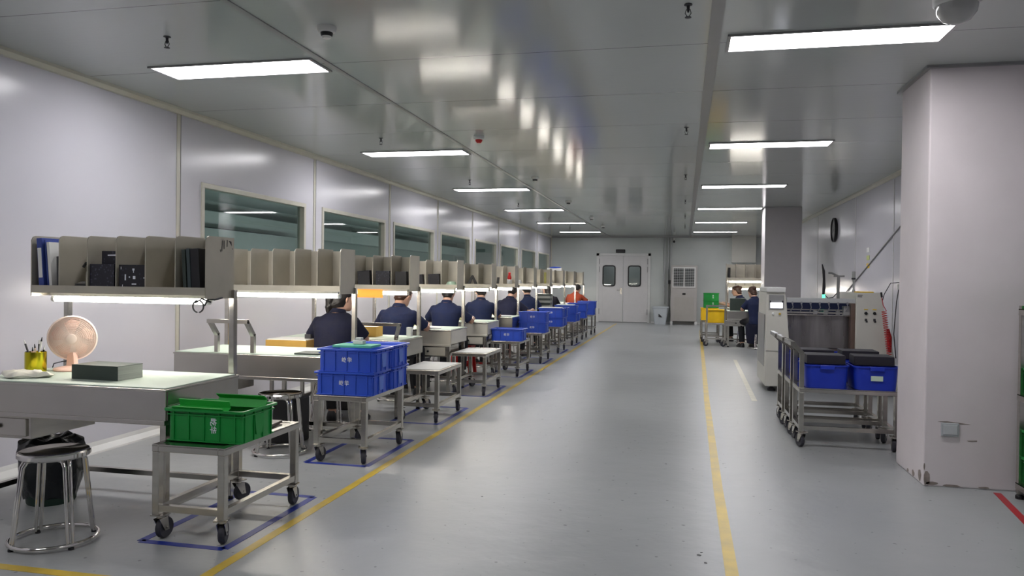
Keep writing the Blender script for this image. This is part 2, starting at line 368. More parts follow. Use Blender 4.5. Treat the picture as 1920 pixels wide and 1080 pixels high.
# small lobby behind the double door
struct(MB().box(-3.2, -.6, 27.3, 27.4, 0, 2.6).build('wall_lobby', WALLB))
b = MB(); b.box(-3.3, -3.2, YB + .1, 27.4, 0, 2.6); b.box(-.6, -.5, YB + .1, 27.4, 0, 2.6); struct(b.build('wall_lobby_sides', WALLM))
struct(MB().box(-3.3, -.5, YB + .1, 27.4, 2.6, 2.7).build('ceiling_lobby', WALLM))
struct(MB().box(-3.3, -.5, YB, 27.4, -.1, 0).build('floor_lobby', WALLB))
ld = bpy.data.lights.new('lobby_lamp', 'AREA'); ld.size = .8; ld.energy = 2.5; lo = bpy.data.objects.new('lobby_lamp', ld); C.objects.link(lo); lo.location = (-1.9, 26.4, 2.58)

# ---- double door
dr = struct(thing('door_1', 'x', 'x', ((DX0 + DX1) / 2, YB, 0))); del dr['label']; del dr['category']
hw = (DX1 - DX0) / 2
b = MB()
for x in (-1, 1): b.box(x * hw - .04, x * hw + .04, -.03, .1, 0, DZ + .04, .003)
b.box(-hw - .04, hw + .04, -.03, .1, DZ - .04, DZ + .04, .003); b.build('door_frame', WHITEP, dr)
DOORW = mat('door_white', (.58, .57, .57, 1), .35, noise=.02)
for s in (-1, 1):
    x0, x1 = (-hw + .042, -.004) if s < 0 else (.004, hw - .042)
    wc = -.46 if s < 0 else .36
    ww, wz0, wz1 = .20, 1.18, 1.84
    b = MB(); b.box(x0, wc - ww, -.02, .03, .02, DZ - .045, .002); b.box(wc + ww, x1, -.02, .03, .02, DZ - .045, .002)
    b.box(wc - ww, wc + ww, -.02, .03, .02, wz0); b.box(wc - ww, wc + ww, -.02, .03, wz1, DZ - .045)
    leaf = b.build('door_leaf', DOORW, dr)
    outer = [(wc + x, z) for x, z, _ in [(p[0], p[1], 0) for p in rrect(2 * ww + .03, wz1 - wz0 + .03, .07, 0)]]
    cz = (wz0 + wz1) / 2
    oo = [(wc + p[0], p[1] + cz) for p in rrect(2 * ww + .03, wz1 - wz0 + .03, .09, 0)]
    ii = [(wc + p[0], p[1] + cz) for p in rrect(2 * ww - .05, wz1 - wz0 - .05, .06, 0)]
    b = MB(); b.loft([[(x, -.022, z) for x, z in ii], [(x, -.034, z) for x, z in ii], [(x, -.034, z) for x, z in oo], [(x, -.018, z) for x, z in oo]], (False, False))
    b.build('window_gasket', BLACK, leaf)
    MB().box(wc - ww, wc + ww, 0, .006, wz0, wz1).build('door_pane', GLASSD, leaf)
    b = MB()
    for z in (.35, 1.72, 1.98): b.box(s * hw - s * .055 - .012, s * hw - s * .055 + .012, -.032, -.02, z - .09, z + .09, .003)
    b.build('hinge', TRIMG, leaf)
b = MB(); b.box(-.10, -.04, -.032, -.02, .92, 1.12, .003); b.tube([(-.07, -.032, 1.05), (-.07, -.07, 1.05), (-.2, -.07, 1.05)], .01); b.build('door_handle', STEEL, dr)
o = MB().box(-2.18, -1.88, YB - .05, YB, 2.26, 2.37, .015).build('sign_box', BLACK); tag(o, 'black emergency light box on the wall above the white double door', 'sign')

# ================================================================== CEILING LIGHTS AND FITTINGS
def panel(x, y, label, grp):
    t = thing('ceiling_light', label, 'ceiling light', (x, y, H), 0, grp)
    b = MB()
    for (a0, a1, c0, c1) in ((-.62, .62, -.165, -.15), (-.62, .62, .15, .165), (-.62, -.60, -.15, .15), (.60, .62, -.15, .15)):
        b.box(a0, a1, c0, c1, -.012, 0)
    b.build('light_frame', TRIMG, t)
    MB().box(-.60, .60, -.15, .15, -.008, -.001).build('light_diffuser', EPANEL, t)
ordn = ['nearest the camera', 'second from the camera', 'third from the camera', 'fourth from the camera', 'fifth from the camera', 'farthest from the camera']
for k in range(-1, 6):
    y = 4.87 + 3.62 * k
    for x, side in ((-3.06, 'left'), (.85, 'right')):
        lab = 'flush rectangular LED ceiling panel of the %s row, %s' % (side, ordn[k] if k >= 0 else 'behind the camera')
        if k == -2 and side == 'right': pass
        panel(x, y, lab, '%s row of ceiling panels' % side)
def sprinkler(x, y, lab):
    t = thing('sprinkler', lab, 'sprinkler', (x, y, H), 0, 'ceiling sprinklers'); t.scale = (.75, .75, .85)
    MB().lathe([(.028, 0), (.03, -.004), (.012, -.008), (.010, -.035), (.006, -.05)], 14).build('sprinkler_body', DARK, t, True)
    b = MB(); b.tube([(-.012, 0, -.03), (-.02, 0, -.055), (-.004, 0, -.078)], .003, 6); b.tube([(.012, 0, -.03), (.02, 0, -.055), (.004, 0, -.078)], .003, 6)
    b.lathe([(.022, -.078), (.023, -.082), (.01, -.084)], 14); b.build('deflector', DARK, t)
o4 = ['nearest', 'second', 'third', 'fourth', 'fifth', 'sixth']
for k in range(6):
    sprinkler(-3.1, 4.14 + 3.4 * k, '%s dark sprinkler head from the camera in the left ceiling row' % o4[k].capitalize())
    sprinkler(0.0, 4.16 + 3.3 * k, '%s dark sprinkler head from the camera along the middle ceiling strip' % o4[k].capitalize())
for k, y in enumerate((4.15, 7.61, 10.72, 14.04, 17.77, 20.56)):
    lab = 'White ceiling smoke detector with black band, %s from the camera' % o4[k] if k != 1 else 'White ceiling detector with a red cap, beyond the nearest smoke detector'
    t = thing('smoke_detector', lab, 'smoke detector', (-2.05 - .015 * k, y, H), 0, 'ceiling detectors')
    MB().lathe([(.055, 0), (.055, -.015), (.048, -.03), (.036, -.034)], 20).build('detector_base', WHITE, t, True)
    MB().lathe([(.036, -.034), (.034, -.05), (.03, -.055)], 20).build('detector_band', RED if k == 1 else BLACK, t, True)
    MB().lathe([(.028, -.055), (.022, -.066), (.008, -.068)], 20).build('detector_cap', RED if k == 1 else WHITE, t, True)
t = thing('dome_camera', 'White dome camera hanging from the ceiling above the nearest right panel', 'camera', (1.30, 4.22, H))
MB().lathe([(.105, 0), (.11, -.02), (.108, -.06), (.10, -.07)], 32).build('camera_base', WHITE, t, True)
MB().lathe([(.095, -.07), (.09, -.105), (.065, -.14), (.03, -.158), (.004, -.162)], 32).build('camera_dome', mat('smoky_dome', (.45, .45, .44, 1), .15, noise=.03), t, True)
t = thing('bullet_camera', 'Small white bullet camera with a black lens high on the far wall', 'camera', (-.33, YB - .04, 2.62))
MB().box(-.03, .03, -.02, .04, .04, .12).build('mount', WHITE, t)
MB().tube([(0, .03, .02), (0, -.10, 0)], .05, 14).build('camera_body', WHITE, t, True)
MB().tube([(0, -.10, 0), (0, -.115, -.004)], .042, 14).build('lens', BLACK, t, True)

# ================================================================== FLOOR TAPE
def tape(name, pts, w_, m, label, grp=None):
    b = MB()
    for (p, q) in zip(pts, pts[1:]):
        p, q = Vector(p), Vector(q); d = (q - p).normalized(); nn = Vector((-d.y, d.x)) * w_ / 2; e = d * w_ / 2
        vs = [b.bm.verts.new((v.x, v.y, .0015)) for v in (p - nn - e * .0, q - nn, q + nn, p + nn)]; b.bm.faces.new(vs)
        r_ = bmesh.ops.extrude_face_region(b.bm, geom=[b.bm.faces[-1] if False else list(b.bm.faces)[-1]])
        for v in r_['geom']:
            if isinstance(v, bmesh.types.BMVert): v.co.z = .0002
    return tag(b.build(name, m), label, 'floor tape', grp)
tape('floor_tape', [(-2.07, 2.0), (-2.07, 24.4)], .055, YTAPE, 'Long yellow floor line running beside the trolleys on the left')
tape('floor_tape', [(-4.28, 2.925), (-2.10, 2.925)], .055, YTAPE, 'Short yellow floor line crossing the floor at lower left in front of the round stool')
tape('floor_tape', [(.235, 1.2), (.235, 5.2), (.27, 9.0), (.36, 15), (.46, 22)], .06, YTAPE, 'Long yellow floor line on the right side of the aisle')
tape('floor_tape', [(.80, 9.13), (.88, 13.9)], .06, WTAPE, 'Pale cream floor line between the right aisle line and the machine')
tape('floor_tape', [(2.0, 5.55), (1.88, 4.6)], .045, RTAPE, 'Red floor tape at the foot of the near column')
FY = [3.40, 5.14, 6.80, 8.55, 10.38, 12.15, 13.92, 15.72, 17.35, 19.1]
OR = ['nearest the camera', 'second from the camera', 'third from the camera', 'fourth from the camera', 'fifth from the camera', 'sixth from the camera', 'seventh from the camera', 'eighth from the camera', 'ninth from the camera', 'tenth from the camera', 'eleventh from the camera']
for k, y in enumerate(FY[:8]):
    a, c, y0, y1 = -2.66, -2.19, y - .02, y + .92
    tape('floor_tape_outline', [(a, y0), (c, y0), (c, y1), (a, y1), (a, y0)], .045, BTAPE, 'Blue taped parking outline on the floor under the trolley %s' % OR[k], 'blue parking outlines')

for i, (x, y, r_) in enumerate(((.09, 3.89, .014), (.105, 3.93, .008), (.12, 3.79, .010), (-.11, 5.78, .010), (.3, 5.9, .006), (-1.2, 4.6, .008))):
    b = MB(); b.loft([[(x + r_ * random.uniform(.5, 1.1) * math.cos(a), y + r_ * random.uniform(.5, 1.1) * math.sin(a), z) for a in [2 * PI * k / 8 for k in range(8)]] for z in (.0002, .0012)]); tag(b.build('floor_scuff', BLACK), 'Small black fleck on the bare aisle floor', 'mark', 'black flecks on the aisle floor')
# ================================================================== WORKBENCHES
SF = [3.93, 5.70, 7.30, 8.94, 10.65, 12.20, 13.80, 15.50, 17.25, 19.0, 20.7]
BX0, BX1 = -3.88, -2.62
def caster(parent, x, y, ztop, rot=0, r=.045, m=RUBBER):
    """swivel caster; wheel is a sub-part"""
    b = MB(); b.box(-.035, .035, -.035, .035, -.006, 0); b.lathe([(.02, -.006), (.02, -.02)], 12)
    dz = ztop - r
    for s in (-1, 1): b.prism([(-.03, -.02), (.03, -.02), (.03 + .012, -dz - .012), (.012, -dz - .012)], s * .019 - .0015, s * .019 + .0015)
    b.tube([(.028, -.023, -dz), (.028, .023, -dz)], .006, 8)
    c = b.build('caster', STEEL, parent); c.location = (x, y, ztop); c.rotation_euler = (0, 0, rot)
    MB().lathe([(r * .55, -.013), (r * .9, -.016), (r, -.010), (r, .010), (r * .9, .016), (r * .55, .013)], 20, (.028, 0, -dz), (PI / 2, 0, 0)).build('wheel', m, c, True)
    return c
STEELLIT = mat('cream_enamelled_sheet', (.66, .63, .55, 1), .3, .1, noise=.03)  # steel sheet with the tube light baked in as a cream colour
def make_bench(right_drawer):
    t = thing('workbench', 'x', 'workbench', (0, 0, 0), 0, 'stainless workbenches of the left row')
    w2 = (BX1 - BX0) / 2; yf, yr = -.42, .26       # local: origin under the shelf front, centre of the width
    b = MB(); b.box(-w2, w2, yf, yr, .735, .748, .003); b.build('desktop', STEELW, t)
    MB().box(-w2 + .012, w2 - .012, yf + .012, yr - .03, .748, .755, .002).build('table_mat', GLASS_TOP, t)
    b = MB(); b.box(-w2 + .005, w2 - .005, yf + .006, yf + .018, .585, .735); b.box(-w2 + .005, w2 - .005, yr - .018, yr - .006, .585, .735)
    for s in (-1, 1): b.box(s * (w2 - .006) - .006, s * (w2 - .006) + .006, yf + .018, yr - .018, .585, .735)
    b.box(-w2 + .005, w2 - .005, yf - .002, yf + .035, .560, .585, .003); b.build('apron', STEELLIT if right_drawer else STEELW, t)
    x0, x1 = (w2 - .50, w2 - .05) if right_drawer else (-w2 - .02, -w2 + .40)
    b = MB(); b.box(x0, x1, yf + .03, yf + .50, .435, .56, .004); dbx = b.build('drawer_box', STEEL, t)
    d = MB().box(x0 + .02, x1 - .025, yf + .018, yf + .034, .45, .547, .004).build('drawer', STEELLIT if right_drawer else STEELW, t)
    MB().lathe([(.005, 0), (.006, .015), (.013, .02), (.013, .026), (.006, .03)], 14, ((x0 + x1) / 2, yf + .02, .50), (PI / 2, 0, 0)).build('knob', BLACK, d, True)
    for x in (-w2 + .04, w2 - .04):
        for y in (yf + .05, yr - .03):
            b = MB(); b.box(x - .018, x + .018, y - .018, y + .018, .02, .735, .003); lg = b.build('leg', STEEL, t)
            MB().lathe([(.022, 0), (.022, .012), (.012, .02)], 12, (x, y, 0)).build('foot', BLACK, lg, True)
    b = MB(); b.bar((-w2 + .05, yr - .03, .12), (w2 - .05, yr - .03, .12), .03)
    for x in (-w2 + .04, w2 - .04): b.bar((x, yf + .07, .12), (x, yr - .05, .12), .03)
    b.build('lower_rail', STEEL, t)
    for x in (-w2 + .025, w2 - .055):
        MB().box(x - .018, x + .018, yr - .005, yr + .031, .56, 1.26, .003).build('post', STEEL, t)
    # shelf with sheet-steel dividers
    zb, zt = 1.245, 1.575; sd = .28; L, R_ = -w2 + .01, w2 - .06
    b = MB(); b.box(L, R_, 0, sd, zb, zb + .006); b.box(L, R_, -.004, .006, zb - .015, zb + .030); b.box(L, R_, sd - .012, sd, zb - .02, zb)
    sh = b.build('shelf', SHELFM, t)
    MB().box(L, R_, sd - .004, sd, zb, zt - .012).build('back_panel', SHELFM, sh)
    for i in range(7):
        x = L + (R_ - L) * i / 6
        lo = zb - .035 if i in (0, 6) else zb + .006
        b = MB(); b.prism([(0, lo), (sd, lo), (sd, zt), (.03, zt), (.012, zt - .008), (0, zt - .028)], x - .003, x + .003, 'x')
        b.build('divider', SHELFM, sh)
    # tube light under the shelf front
    b = MB(); b.box(L + .04, R_ - .06, .10, .165, zb - .036, zb - .012, .005); b.box(L + .04, L + .06, .11, .155, zb - .012, zb)
    b.box(R_ - .10, R_ - .08, .11, .155, zb - .012, zb); fx = b.build('light_fixture', WHITE, t)
    MB().tube([(L + .045, .13, zb - .054), (R_ - .065, .13, zb - .054)], .017, 12).build('tube_lamp', ETUBE, fx, True)
    for x in (L + .035, R_ - .075): MB().tube([(x, .13, zb - .054), (x + .02, .13, zb - .054)], .019, 12).build('lamp_holder', WHITE, fx, True)
    return t
BCX = (BX0 + BX1) / 2
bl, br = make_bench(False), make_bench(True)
benches = []
used = set()
for k, y in enumerate(SF):
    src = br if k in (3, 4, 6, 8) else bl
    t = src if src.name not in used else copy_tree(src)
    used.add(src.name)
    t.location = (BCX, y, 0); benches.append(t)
    extra = {0: ' carrying a pink fan and pen cup', 1: ' behind the near round stool', 3: ' with a right-hand drawer', }.get(k, '')
    t['label'] = 'Stainless workbench with divided overhead shelf, %s%s' % (OR[k], extra)
# marker strokes on the end panel of the nearest shelf (handwriting)
ex = BX1 - BCX - .06 + .0036
b = MB()
def stroke(y0, z0, y1, z1, w_=.006): b.bar((ex, y0, z0), (ex, y1, z1), .0012, w_) if False else b.prism([(y0, z0), (y0 + w_, z0), (y1 + w_, z1), (y1, z1)], ex, ex + .0008, 'x')
stroke(.13, 1.560, .20, 1.558, .02); stroke(.155, 1.555, .15, 1.49); stroke(.172, 1.555, .172, 1.505); stroke(.205, 1.560, .203, 1.52)
b.prism([(.222, 1.556), (.25, 1.553), (.255, 1.525), (.245, 1.535)], ex, ex + .0008, 'x'); stroke(.135, 1.50, .14, 1.485); stroke(.258, 1.512, .262, 1.505, .004)
b.build('marker_writing', BLACK, benches[0])

# bent push handles standing at the front of benches 2 and 3
def handle(parent, cx, y, lean, hw=.155, z1=.90, z2=1.005):
    b = MB()
    for s in (-1, 1):
        b.bar((cx + s * hw, y, .735), (cx + s * hw, y, z1), .03)
        b.bar((cx + s * hw, y, z1 - .01), (cx + s * hw, y + lean, z2), .03)
    b.bar((cx - hw - .015, y + lean, z2 - .005), (cx + hw + .015, y + lean, z2 - .005), .03); b.build('push_handle', STEEL, parent)
handle(benches[1], -.13, -.36, -.10); handle(benches[2], .36, -.38, .08, .22, .79, .90)

# ================================================================== TROLLEYS
def make_trolley(handled=False, L=.76, W=.41, zt=.49):
    t = thing('trolley', 'x', 'trolley', (0, 0, 0))
    b = MB(); b.box(-W / 2, W / 2, 0, L, zt - .010, zt - .004)
    for x in (-W / 2 + .018, W / 2 - .018): b.box(x - .018, x + .018, 0, L, zt - .038, zt, .003)
    for y in (.018, L - .018): b.box(-W / 2 + .036, W / 2 - .036, y - .018, y + .018, zt - .038, zt, .003)
    b.build('tray_top', STEELW, t)
    for sx in (-1, 1):
        for y in (.02, L - .02):
            x = sx * (W / 2 - .02); MB().box(x - .019, x + .019, y - .019, y + .019, .13, zt - .038, .003).build('leg', STEEL, t)
    for (p, q) in (((-W / 2 + .02, .02), (W / 2 - .02, .02)), ((-W / 2 + .02, L - .02), (W / 2 - .02, L - .02)), ((-W / 2 + .02, .04), (-W / 2 + .02, L - .04)), ((W / 2 - .02, .04), (W / 2 - .02, L - .04))):
        MB().bar((p[0], p[1], .165), (q[0], q[1], .165), .032).build('lower_rail', STEEL, t)
    k = 0
    for sx in (-1, 1):
        for y in (.03, L - .03):
            caster(t, sx * (W / 2 - .03), y, .13, (1.5, 1.2, 1.9, 1.7)[k] if not handled else (3.3, 2.7, 3.5, 3.0)[k], .054); k += 1
    if handled:
        for sx in (-1, 1):
            b = MB(); x = sx * (W / 2 - .02); b.bar((x, .02, zt), (x, .02, .78), .034); b.bar((x, .02, .775), (x, -.055, .85), .034); b.build('handle_post', STEEL, t)
        MB().bar((-W / 2, -.055, .85), (W / 2, -.055, .85), .034).build('handle_bar', STEEL, t)
    return t
tro = make_trolley()
cargo = ['holding a green crate', 'holding four stacked blue crates', 'with an empty pale top', 'with an empty pale narrow sheet', 'holding a single blue crate', 'holding two stacked blue crates', 'holding doubled blue crates', 'holding blue crates under papers', 'under the far blue crates', 'last in the row']
for k, y in enumerate(FY):
    t = tro if k == 0 else copy_tree(tro)
    t.location = (-2.41, y, 0); t['group'] = 'left row trolleys'
    t['label'] = 'Stainless caster trolley on the left, %s, %s' % (OR[k], cargo[k])
th = make_trolley(True); th['group'] = 'right handled trolleys'
hl = ['front of three nested handled trolleys beside the near column', 'middle of three nested handled trolleys beside the near column', 'rear of three nested handled trolleys, next to the machine']
HT = []
for k, (x, y) in enumerate(((.93, 6.85), (.925, 7.36), (.92, 7.87))):
    t = th if k == 0 else copy_tree(th); t.location = (x, y, 0); t.rotation_euler = (0, 0, -PI / 2); t['label'] = 'Stainless trolley, ' + hl[k]; HT.append(t)
    if k: t.location.y = y

# ================================================================== CRATES
def make_crate(m, cat_label, w_=.47, d=.355, h=.168, text=True, rot_text=False, name='plastic_crate', tcol=None):
    t = thing(name, cat_label, 'crate')
    tp = .955
    b = MB()
    rings = [rrect(w_ * tp - .02, d * tp - .02, .02, 0), rrect(w_ * tp - .02, d * tp - .02, .022, h - .012),
             rrect(w_, d, .02, h - .012), rrect(w_, d, .02, h), rrect(w_ - .03, d - .03, .015, h),
             rrect(w_ * tp - .034, d * tp - .034, .015, h - .014), rrect(w_ * tp - .034, d * tp - .034, .015, .006)]
    b.loft(rings); body = b.build('crate_body', m, t, True)
    b = MB(); W2, D2 = (w_ * tp - .02) / 2, (d * tp - .02) / 2
    for s in (-1, 1):
        for i in range(5):
            x = -W2 + .035 + (2 * W2 - .07) * i / 4
            b.box(x - .003, x + .003, s * D2 - .006, s * (D2 + .007) + (0 if s > 0 else 0), .004, h - .012) if s > 0 else b.box(x - .003, x + .003, -D2 - .007, -D2 + .006, .004, h - .012)
        y0, y1 = (D2 - .002, D2 + .007) if s > 0 else (-D2 - .007, -D2 + .002)
        b.box(-W2, W2, y0, y1, h - .032, h - .027); b.box(-W2, W2, y0, y1, .002, .008)
        for i in range(4):
            y = -D2 + .03 + (2 * D2 - .06) * i / 3
            x0, x1 = (W2 - .004, W2 + .007) if s > 0 else (-W2 - .007, -W2 + .004)
            b.box(x0, x1, y - .003, y + .003, .004, h - .012)
        b.box(x0, x1, -D2, D2, h - .034, h - .028)
    b.build('rib', m, t)['kind'] = 'stuff' if False else 'stuff'
    for s in (-1, 1):
        hm = tcol or m; b = MB()
        b.prism([(-.045, h - .035), (.045, h - .035), (.03, .03), (-.03, .03)], s * (W2 + .002), s * (W2 + .010), 'x'); b.build('end_grip', hm, t)
    if text:
        mw = Matrix.Translation((0 if not rot_text else .05, -D2 - .0015, h * .52)) @ Euler((PI / 2, 0, 0)).to_matrix().to_4x4()
        if rot_text: mw = mw @ Matrix.Rotation(-PI / 2, 4, 'Z')
        text_mesh('屹华', .040, LETTER, t, mw)
    return t
for nm in ('x',): pass
GRIPB = mat('faded_blue_plastic', (.10, .19, .62, 1), .45, noise=.08)
gc = make_crate(GREEN, 'Green ribbed crate with white lettering on the nearest trolley', rot_text=True, tcol=GREEN)
gc.location = (-2.385, 3.40 + .255, .491); gc.scale = (.98, .98, 1)
# green divider trays inside
def tray(name, x, y, z, L_, m, label, rx=0, rz=0):
    b = MB(); b.prism([(-.028, 0), (.028, 0), (.034, .040), (.030, .040), (.025, .004), (-.025, .004), (-.030, .040), (-.034, .040)], -L_ / 2, L_ / 2, 'x')
    o = b.build(name, m); o.location = (x, y, z); o.rotation_euler = (rx, 0, rz); return tag(o, label, 'tray', 'green strips in the near crate')
tray('plastic_strip', -2.42, 3.535, .650, .30, GREENL, 'Light green plastic strip lying across the front of the near green crate', .5, -.03)
tray('plastic_strip', -2.34, 3.77, .655, .29, GREENL, 'Light green plastic strip standing at the back of the near green crate', 1.1, .0)
o = MB().box(-.15, .15, -.09, .09, 0, .055, .004).build('component_tray', DARK); o.location = (-2.38, 3.66, .50); tag(o, 'Dark flat tray lying inside the near green crate', 'tray')
o = MB().box(-.12, .10, -.10, .10, 0, .016, .004).build('flat_board', mat('dark_brown_board', (.05, .03, .028, 1), .4, noise=.1)); o.location = (-2.37, 3.99, .491); o.rotation_euler = (0, 0, .1)
tag(o, 'Dark brown board lying behind the green crate on the nearest trolley', 'board')

bc = make_crate(BLUE, 'x', tcol=GRIPB)
blues = [
 (1, .01, 0, 'front lower'), (1, .01, 1, 'front upper'), (1, .385, 0, 'rear lower'), (1, .385, 1, 'rear upper'),
 (4, .02, 0, 'only'),
 (5, .02, 0, 'lower'), (5, .02, 1, 'upper'),
 (6, .01, 0, 'front lower'), (6, .01, 1, 'front upper'), (6, .385, 0, 'rear lower'), (6, .385, 1, 'rear upper'),
 (7, .01, 0, 'front lower'), (7, .01, 1, 'front upper'), (7, .385, 0, 'rear lower'),
 (8, .02, 0, 'lower'), (8, .02, 1, 'upper'), (9, .02, 0, 'lower'), (9, .02, 1, 'upper')]
for i, (k, dy, lev, lab) in enumerate(blues):
    t = bc if i == 0 else copy_tree(bc)
    t.location = (-2.39 + random.uniform(-.008, .008) + (.012 if lev else 0), FY[k] + dy + .18, .491 + lev * .1685)
    t['label'] = 'Blue ribbed crate, %s one on the trolley %s' % (lab, OR[k]); t['group'] = 'blue crates of the left row'
# teal board and clip on the second trolley's crates
o = MB().box(-.15, .15, -.10, .10, 0, .018, .003).build('teal_board', mat('teal_board', (.10, .48, .33, 1), .5, noise=.05)); o.location = (-2.36, 5.32, .832); o.rotation_euler = (0, 0, .03)
tag(o, 'Teal green board lying on the front upper blue crate of the second trolley', 'board')
b = MB(); b.box(-.04, .04, -.03, .03, 0, .03, .006); b.box(-.025, .025, -.02, .02, .03, .05, .006); o = b.build('parts_container', mat('frosted_plastic', (.6, .62, .62, 1), .3, noise=.05)); o.location = (-2.35, 5.34, .851)  # the clip, modelled as a small plastic cap
tag(o, 'Small frosted plastic container on the teal board', 'container')
# white liners on empty trolleys
for k, s in ((2, 1), (3, .8)):
    o = MB().box(-.19, .19, .04, .04 + .66 * s, 0, .004, .001).build('white_sheet', WHITE); o.location = (-2.41, FY[k] + .02, .4905)
    tag(o, 'White plastic sheet laid on the empty trolley %s' % OR[k], 'sheet', 'white trolley sheets')
o = MB().box(-.18, .18, -.13, .13, 0, .012, .002).build('paper_pile', PAPER); o.location = (-2.40, FY[7] + .2, .8295); tag(o, 'White papers on the upper blue crate of the eighth trolley', 'paper')
o = MB().box(-.2, .2, -.15, .15, 0, .012, .002).build('paper_pile', PAPER); o.location = (-2.40, FY[6] + .2, .8295); tag(o, 'White papers covering the front upper blue crate of the seventh trolley', 'paper')

# rounded blue bins + black foam blocks on the handled trolleys
def make_bin():
    t = thing('rounded_bin', 'x', 'bin'); b = MB(); w_, d, h = .355, .39, .19
    b.loft([rrect(w_ * .88, d * .88, .05, 0, 5), rrect(w_ * .95, d * .95, .055, h - .012, 5), rrect(w_, d, .06, h - .012, 5), rrect(w_, d, .06, h, 5),
            rrect(w_ * .93, d * .93, .05, h, 5), rrect(w_ * .85, d * .85, .045, .006, 5)])
    b.build('bin_body', BLUED, t, True)
    for s in (-1, 1):
        y0, y1 = (d / 2 - .008, d / 2 + .014) if s > 0 else (-d / 2 - .014, -d / 2 + .008)
        MB().box(-.055, .055, y0, y1, h - .035, h, .005).build('grip', BLUED, t)
    return t
bin0 = make_bin(); i = 0
pos = ['left', 'right']; row = ['front', 'middle', 'rear']
for r_ in range(3):
    for s in range(2):
        t = bin0 if i == 0 else copy_tree(bin0); i += 1
        t.location = (.93 + .215 + s * .375, HT[r_].location.y , .491); t['group'] = 'deep blue bins on handled trolleys'
        t['label'] = 'Deep blue round-cornered bin at the %s end of the %s handled trolley' % (pos[s], row[r_])
        if r_ == 0 and s == 1: MB().box(-.045, .045, -.1925, -.1895, .075, .115).build('paper_label', mat('pale_green_label', (.55, .68, .55, 1), .6, noise=.05), t, loc=None)
        if r_ < 2:
            b = MB(); hh = .075
            b.box(-.15, .15, -.13, .13, 0, hh, .006); o = b.build('foam_block', mat('black_foam', (.020, .018, .026, 1), .7, noise=.2))
            o.location = (.93 + .215 + s * .375 + .0, HT[r_].location.y + .01, .491 + .1905); o.rotation_euler = (0, 0, (.02, -.04, .05, -.02)[r_ * 2 + s])
            tag(o, 'Black block stack on the %s bin of the %s handled trolley' % (pos[s], row[r_]), 'block', 'black blocks on blue bins')

# ================================================================== STOOLS
def make_stool():
    t = thing('round_stool', 'x', 'stool')
    MB().lathe([(.02, .452), (.10, .448), (.145, .455), (.168, .462), (.176, .455), (.176, .437), (.168, .430), (.10, .434), (.02, .436)], 36).build('seat', CHROME, t, True)
    for k in range(4):
        a = PI / 4 + k * PI / 2; ca, sa = math.cos(a), math.sin(a); b = MB()
        for s in (-1, 1):
            o_ = Vector((-sa, ca, 0)) * .013 * s
            P = [Vector((ca * r, sa * r, z)) + o_ * (m_) for r, z, m_ in ((.09, .428, 2.2), (.14, .424, 1.4), (.158, .395, 1), (.175, .25, 1), (.205, .012, 1))]
            b.tube(P, .0095, 10)
        b.build('leg', CHROME, t, True)
    MB().tube([(.212 * math.cos(a), .212 * math.sin(a), .022) for a in [2 * PI * k / 40 for k in range(40)]], .011, 10, True).build('foot_ring', CHROME, t, True)
    for k in range(4):
        a = PI / 4 + k * PI / 2; MB().lathe([(.014, 0), (.014, .012), (.008, .016)], 10, (.208 * math.cos(a), .208 * math.sin(a), 0)).build('foot_cap', BLACK, t)
    return t
stool = make_stool()
stool.location = (-3.075, 3.27, 0); stool.rotation_euler = (0, 0, .35)
stool.scale = (.93, .93, 1)
stool['label'] = 'Polished round steel stool at lower left in front of the nearest workbench'
def put_stool(x, y, lab, rz=0):
    t = copy_tree(stool); t.location = (x, y, 0); t.rotation_euler = (0, 0, rz); t['label'] = lab; t['group'] = 'round stools'; return t
stool['group'] = 'round stools'
put_stool(-2.99, 5.34, 'Round steel stool pushed under the second workbench behind the near trolley', .2)
put_stool(-3.05, 10.0 + .0, 'x') if False else None

# ================================================================== PEOPLE
def remesh(o, vox, smooth=4):
    m = o.modifiers.new('r', 'REMESH'); m.mode = 'VOXEL'; m.voxel_size = vox; m.use_smooth_shade = True
    s = o.modifiers.new('s', 'SMOOTH'); s.factor = .5; s.iterations = smooth
    dg = bpy.context.evaluated_depsgraph_get(); me = bpy.data.meshes.new_from_object(o.evaluated_get(dg))
    o.modifiers.clear(); old = o.data; o.data = me; me.name = o.name; bpy.data.meshes.remove(old)
    for p in me.polygons: p.use_smooth = True
def ell(c, rx, ry, z_or=None, n=20, tilt=0):
    return [(c[0] + rx * math.cos(2 * PI * k / n), c[1] + ry * math.sin(2 * PI * k / n), c[2] + tilt * math.sin(2 * PI * k / n) * ry) for k in range(n)]
TOR = [(.45, -.02, .15, .11), (.50, -.02, .172, .125), (.56, -.015, .170, .120), (.66, .0, .150, .105), (.78, .02, .162, .108), (.90, .035, .180, .112), (.955, .048, .170, .102), (.995, .058, .128, .085), (1.030, .066, .080, .066), (1.06, .075, .058, .058), (1.12, .10, .053, .056)]
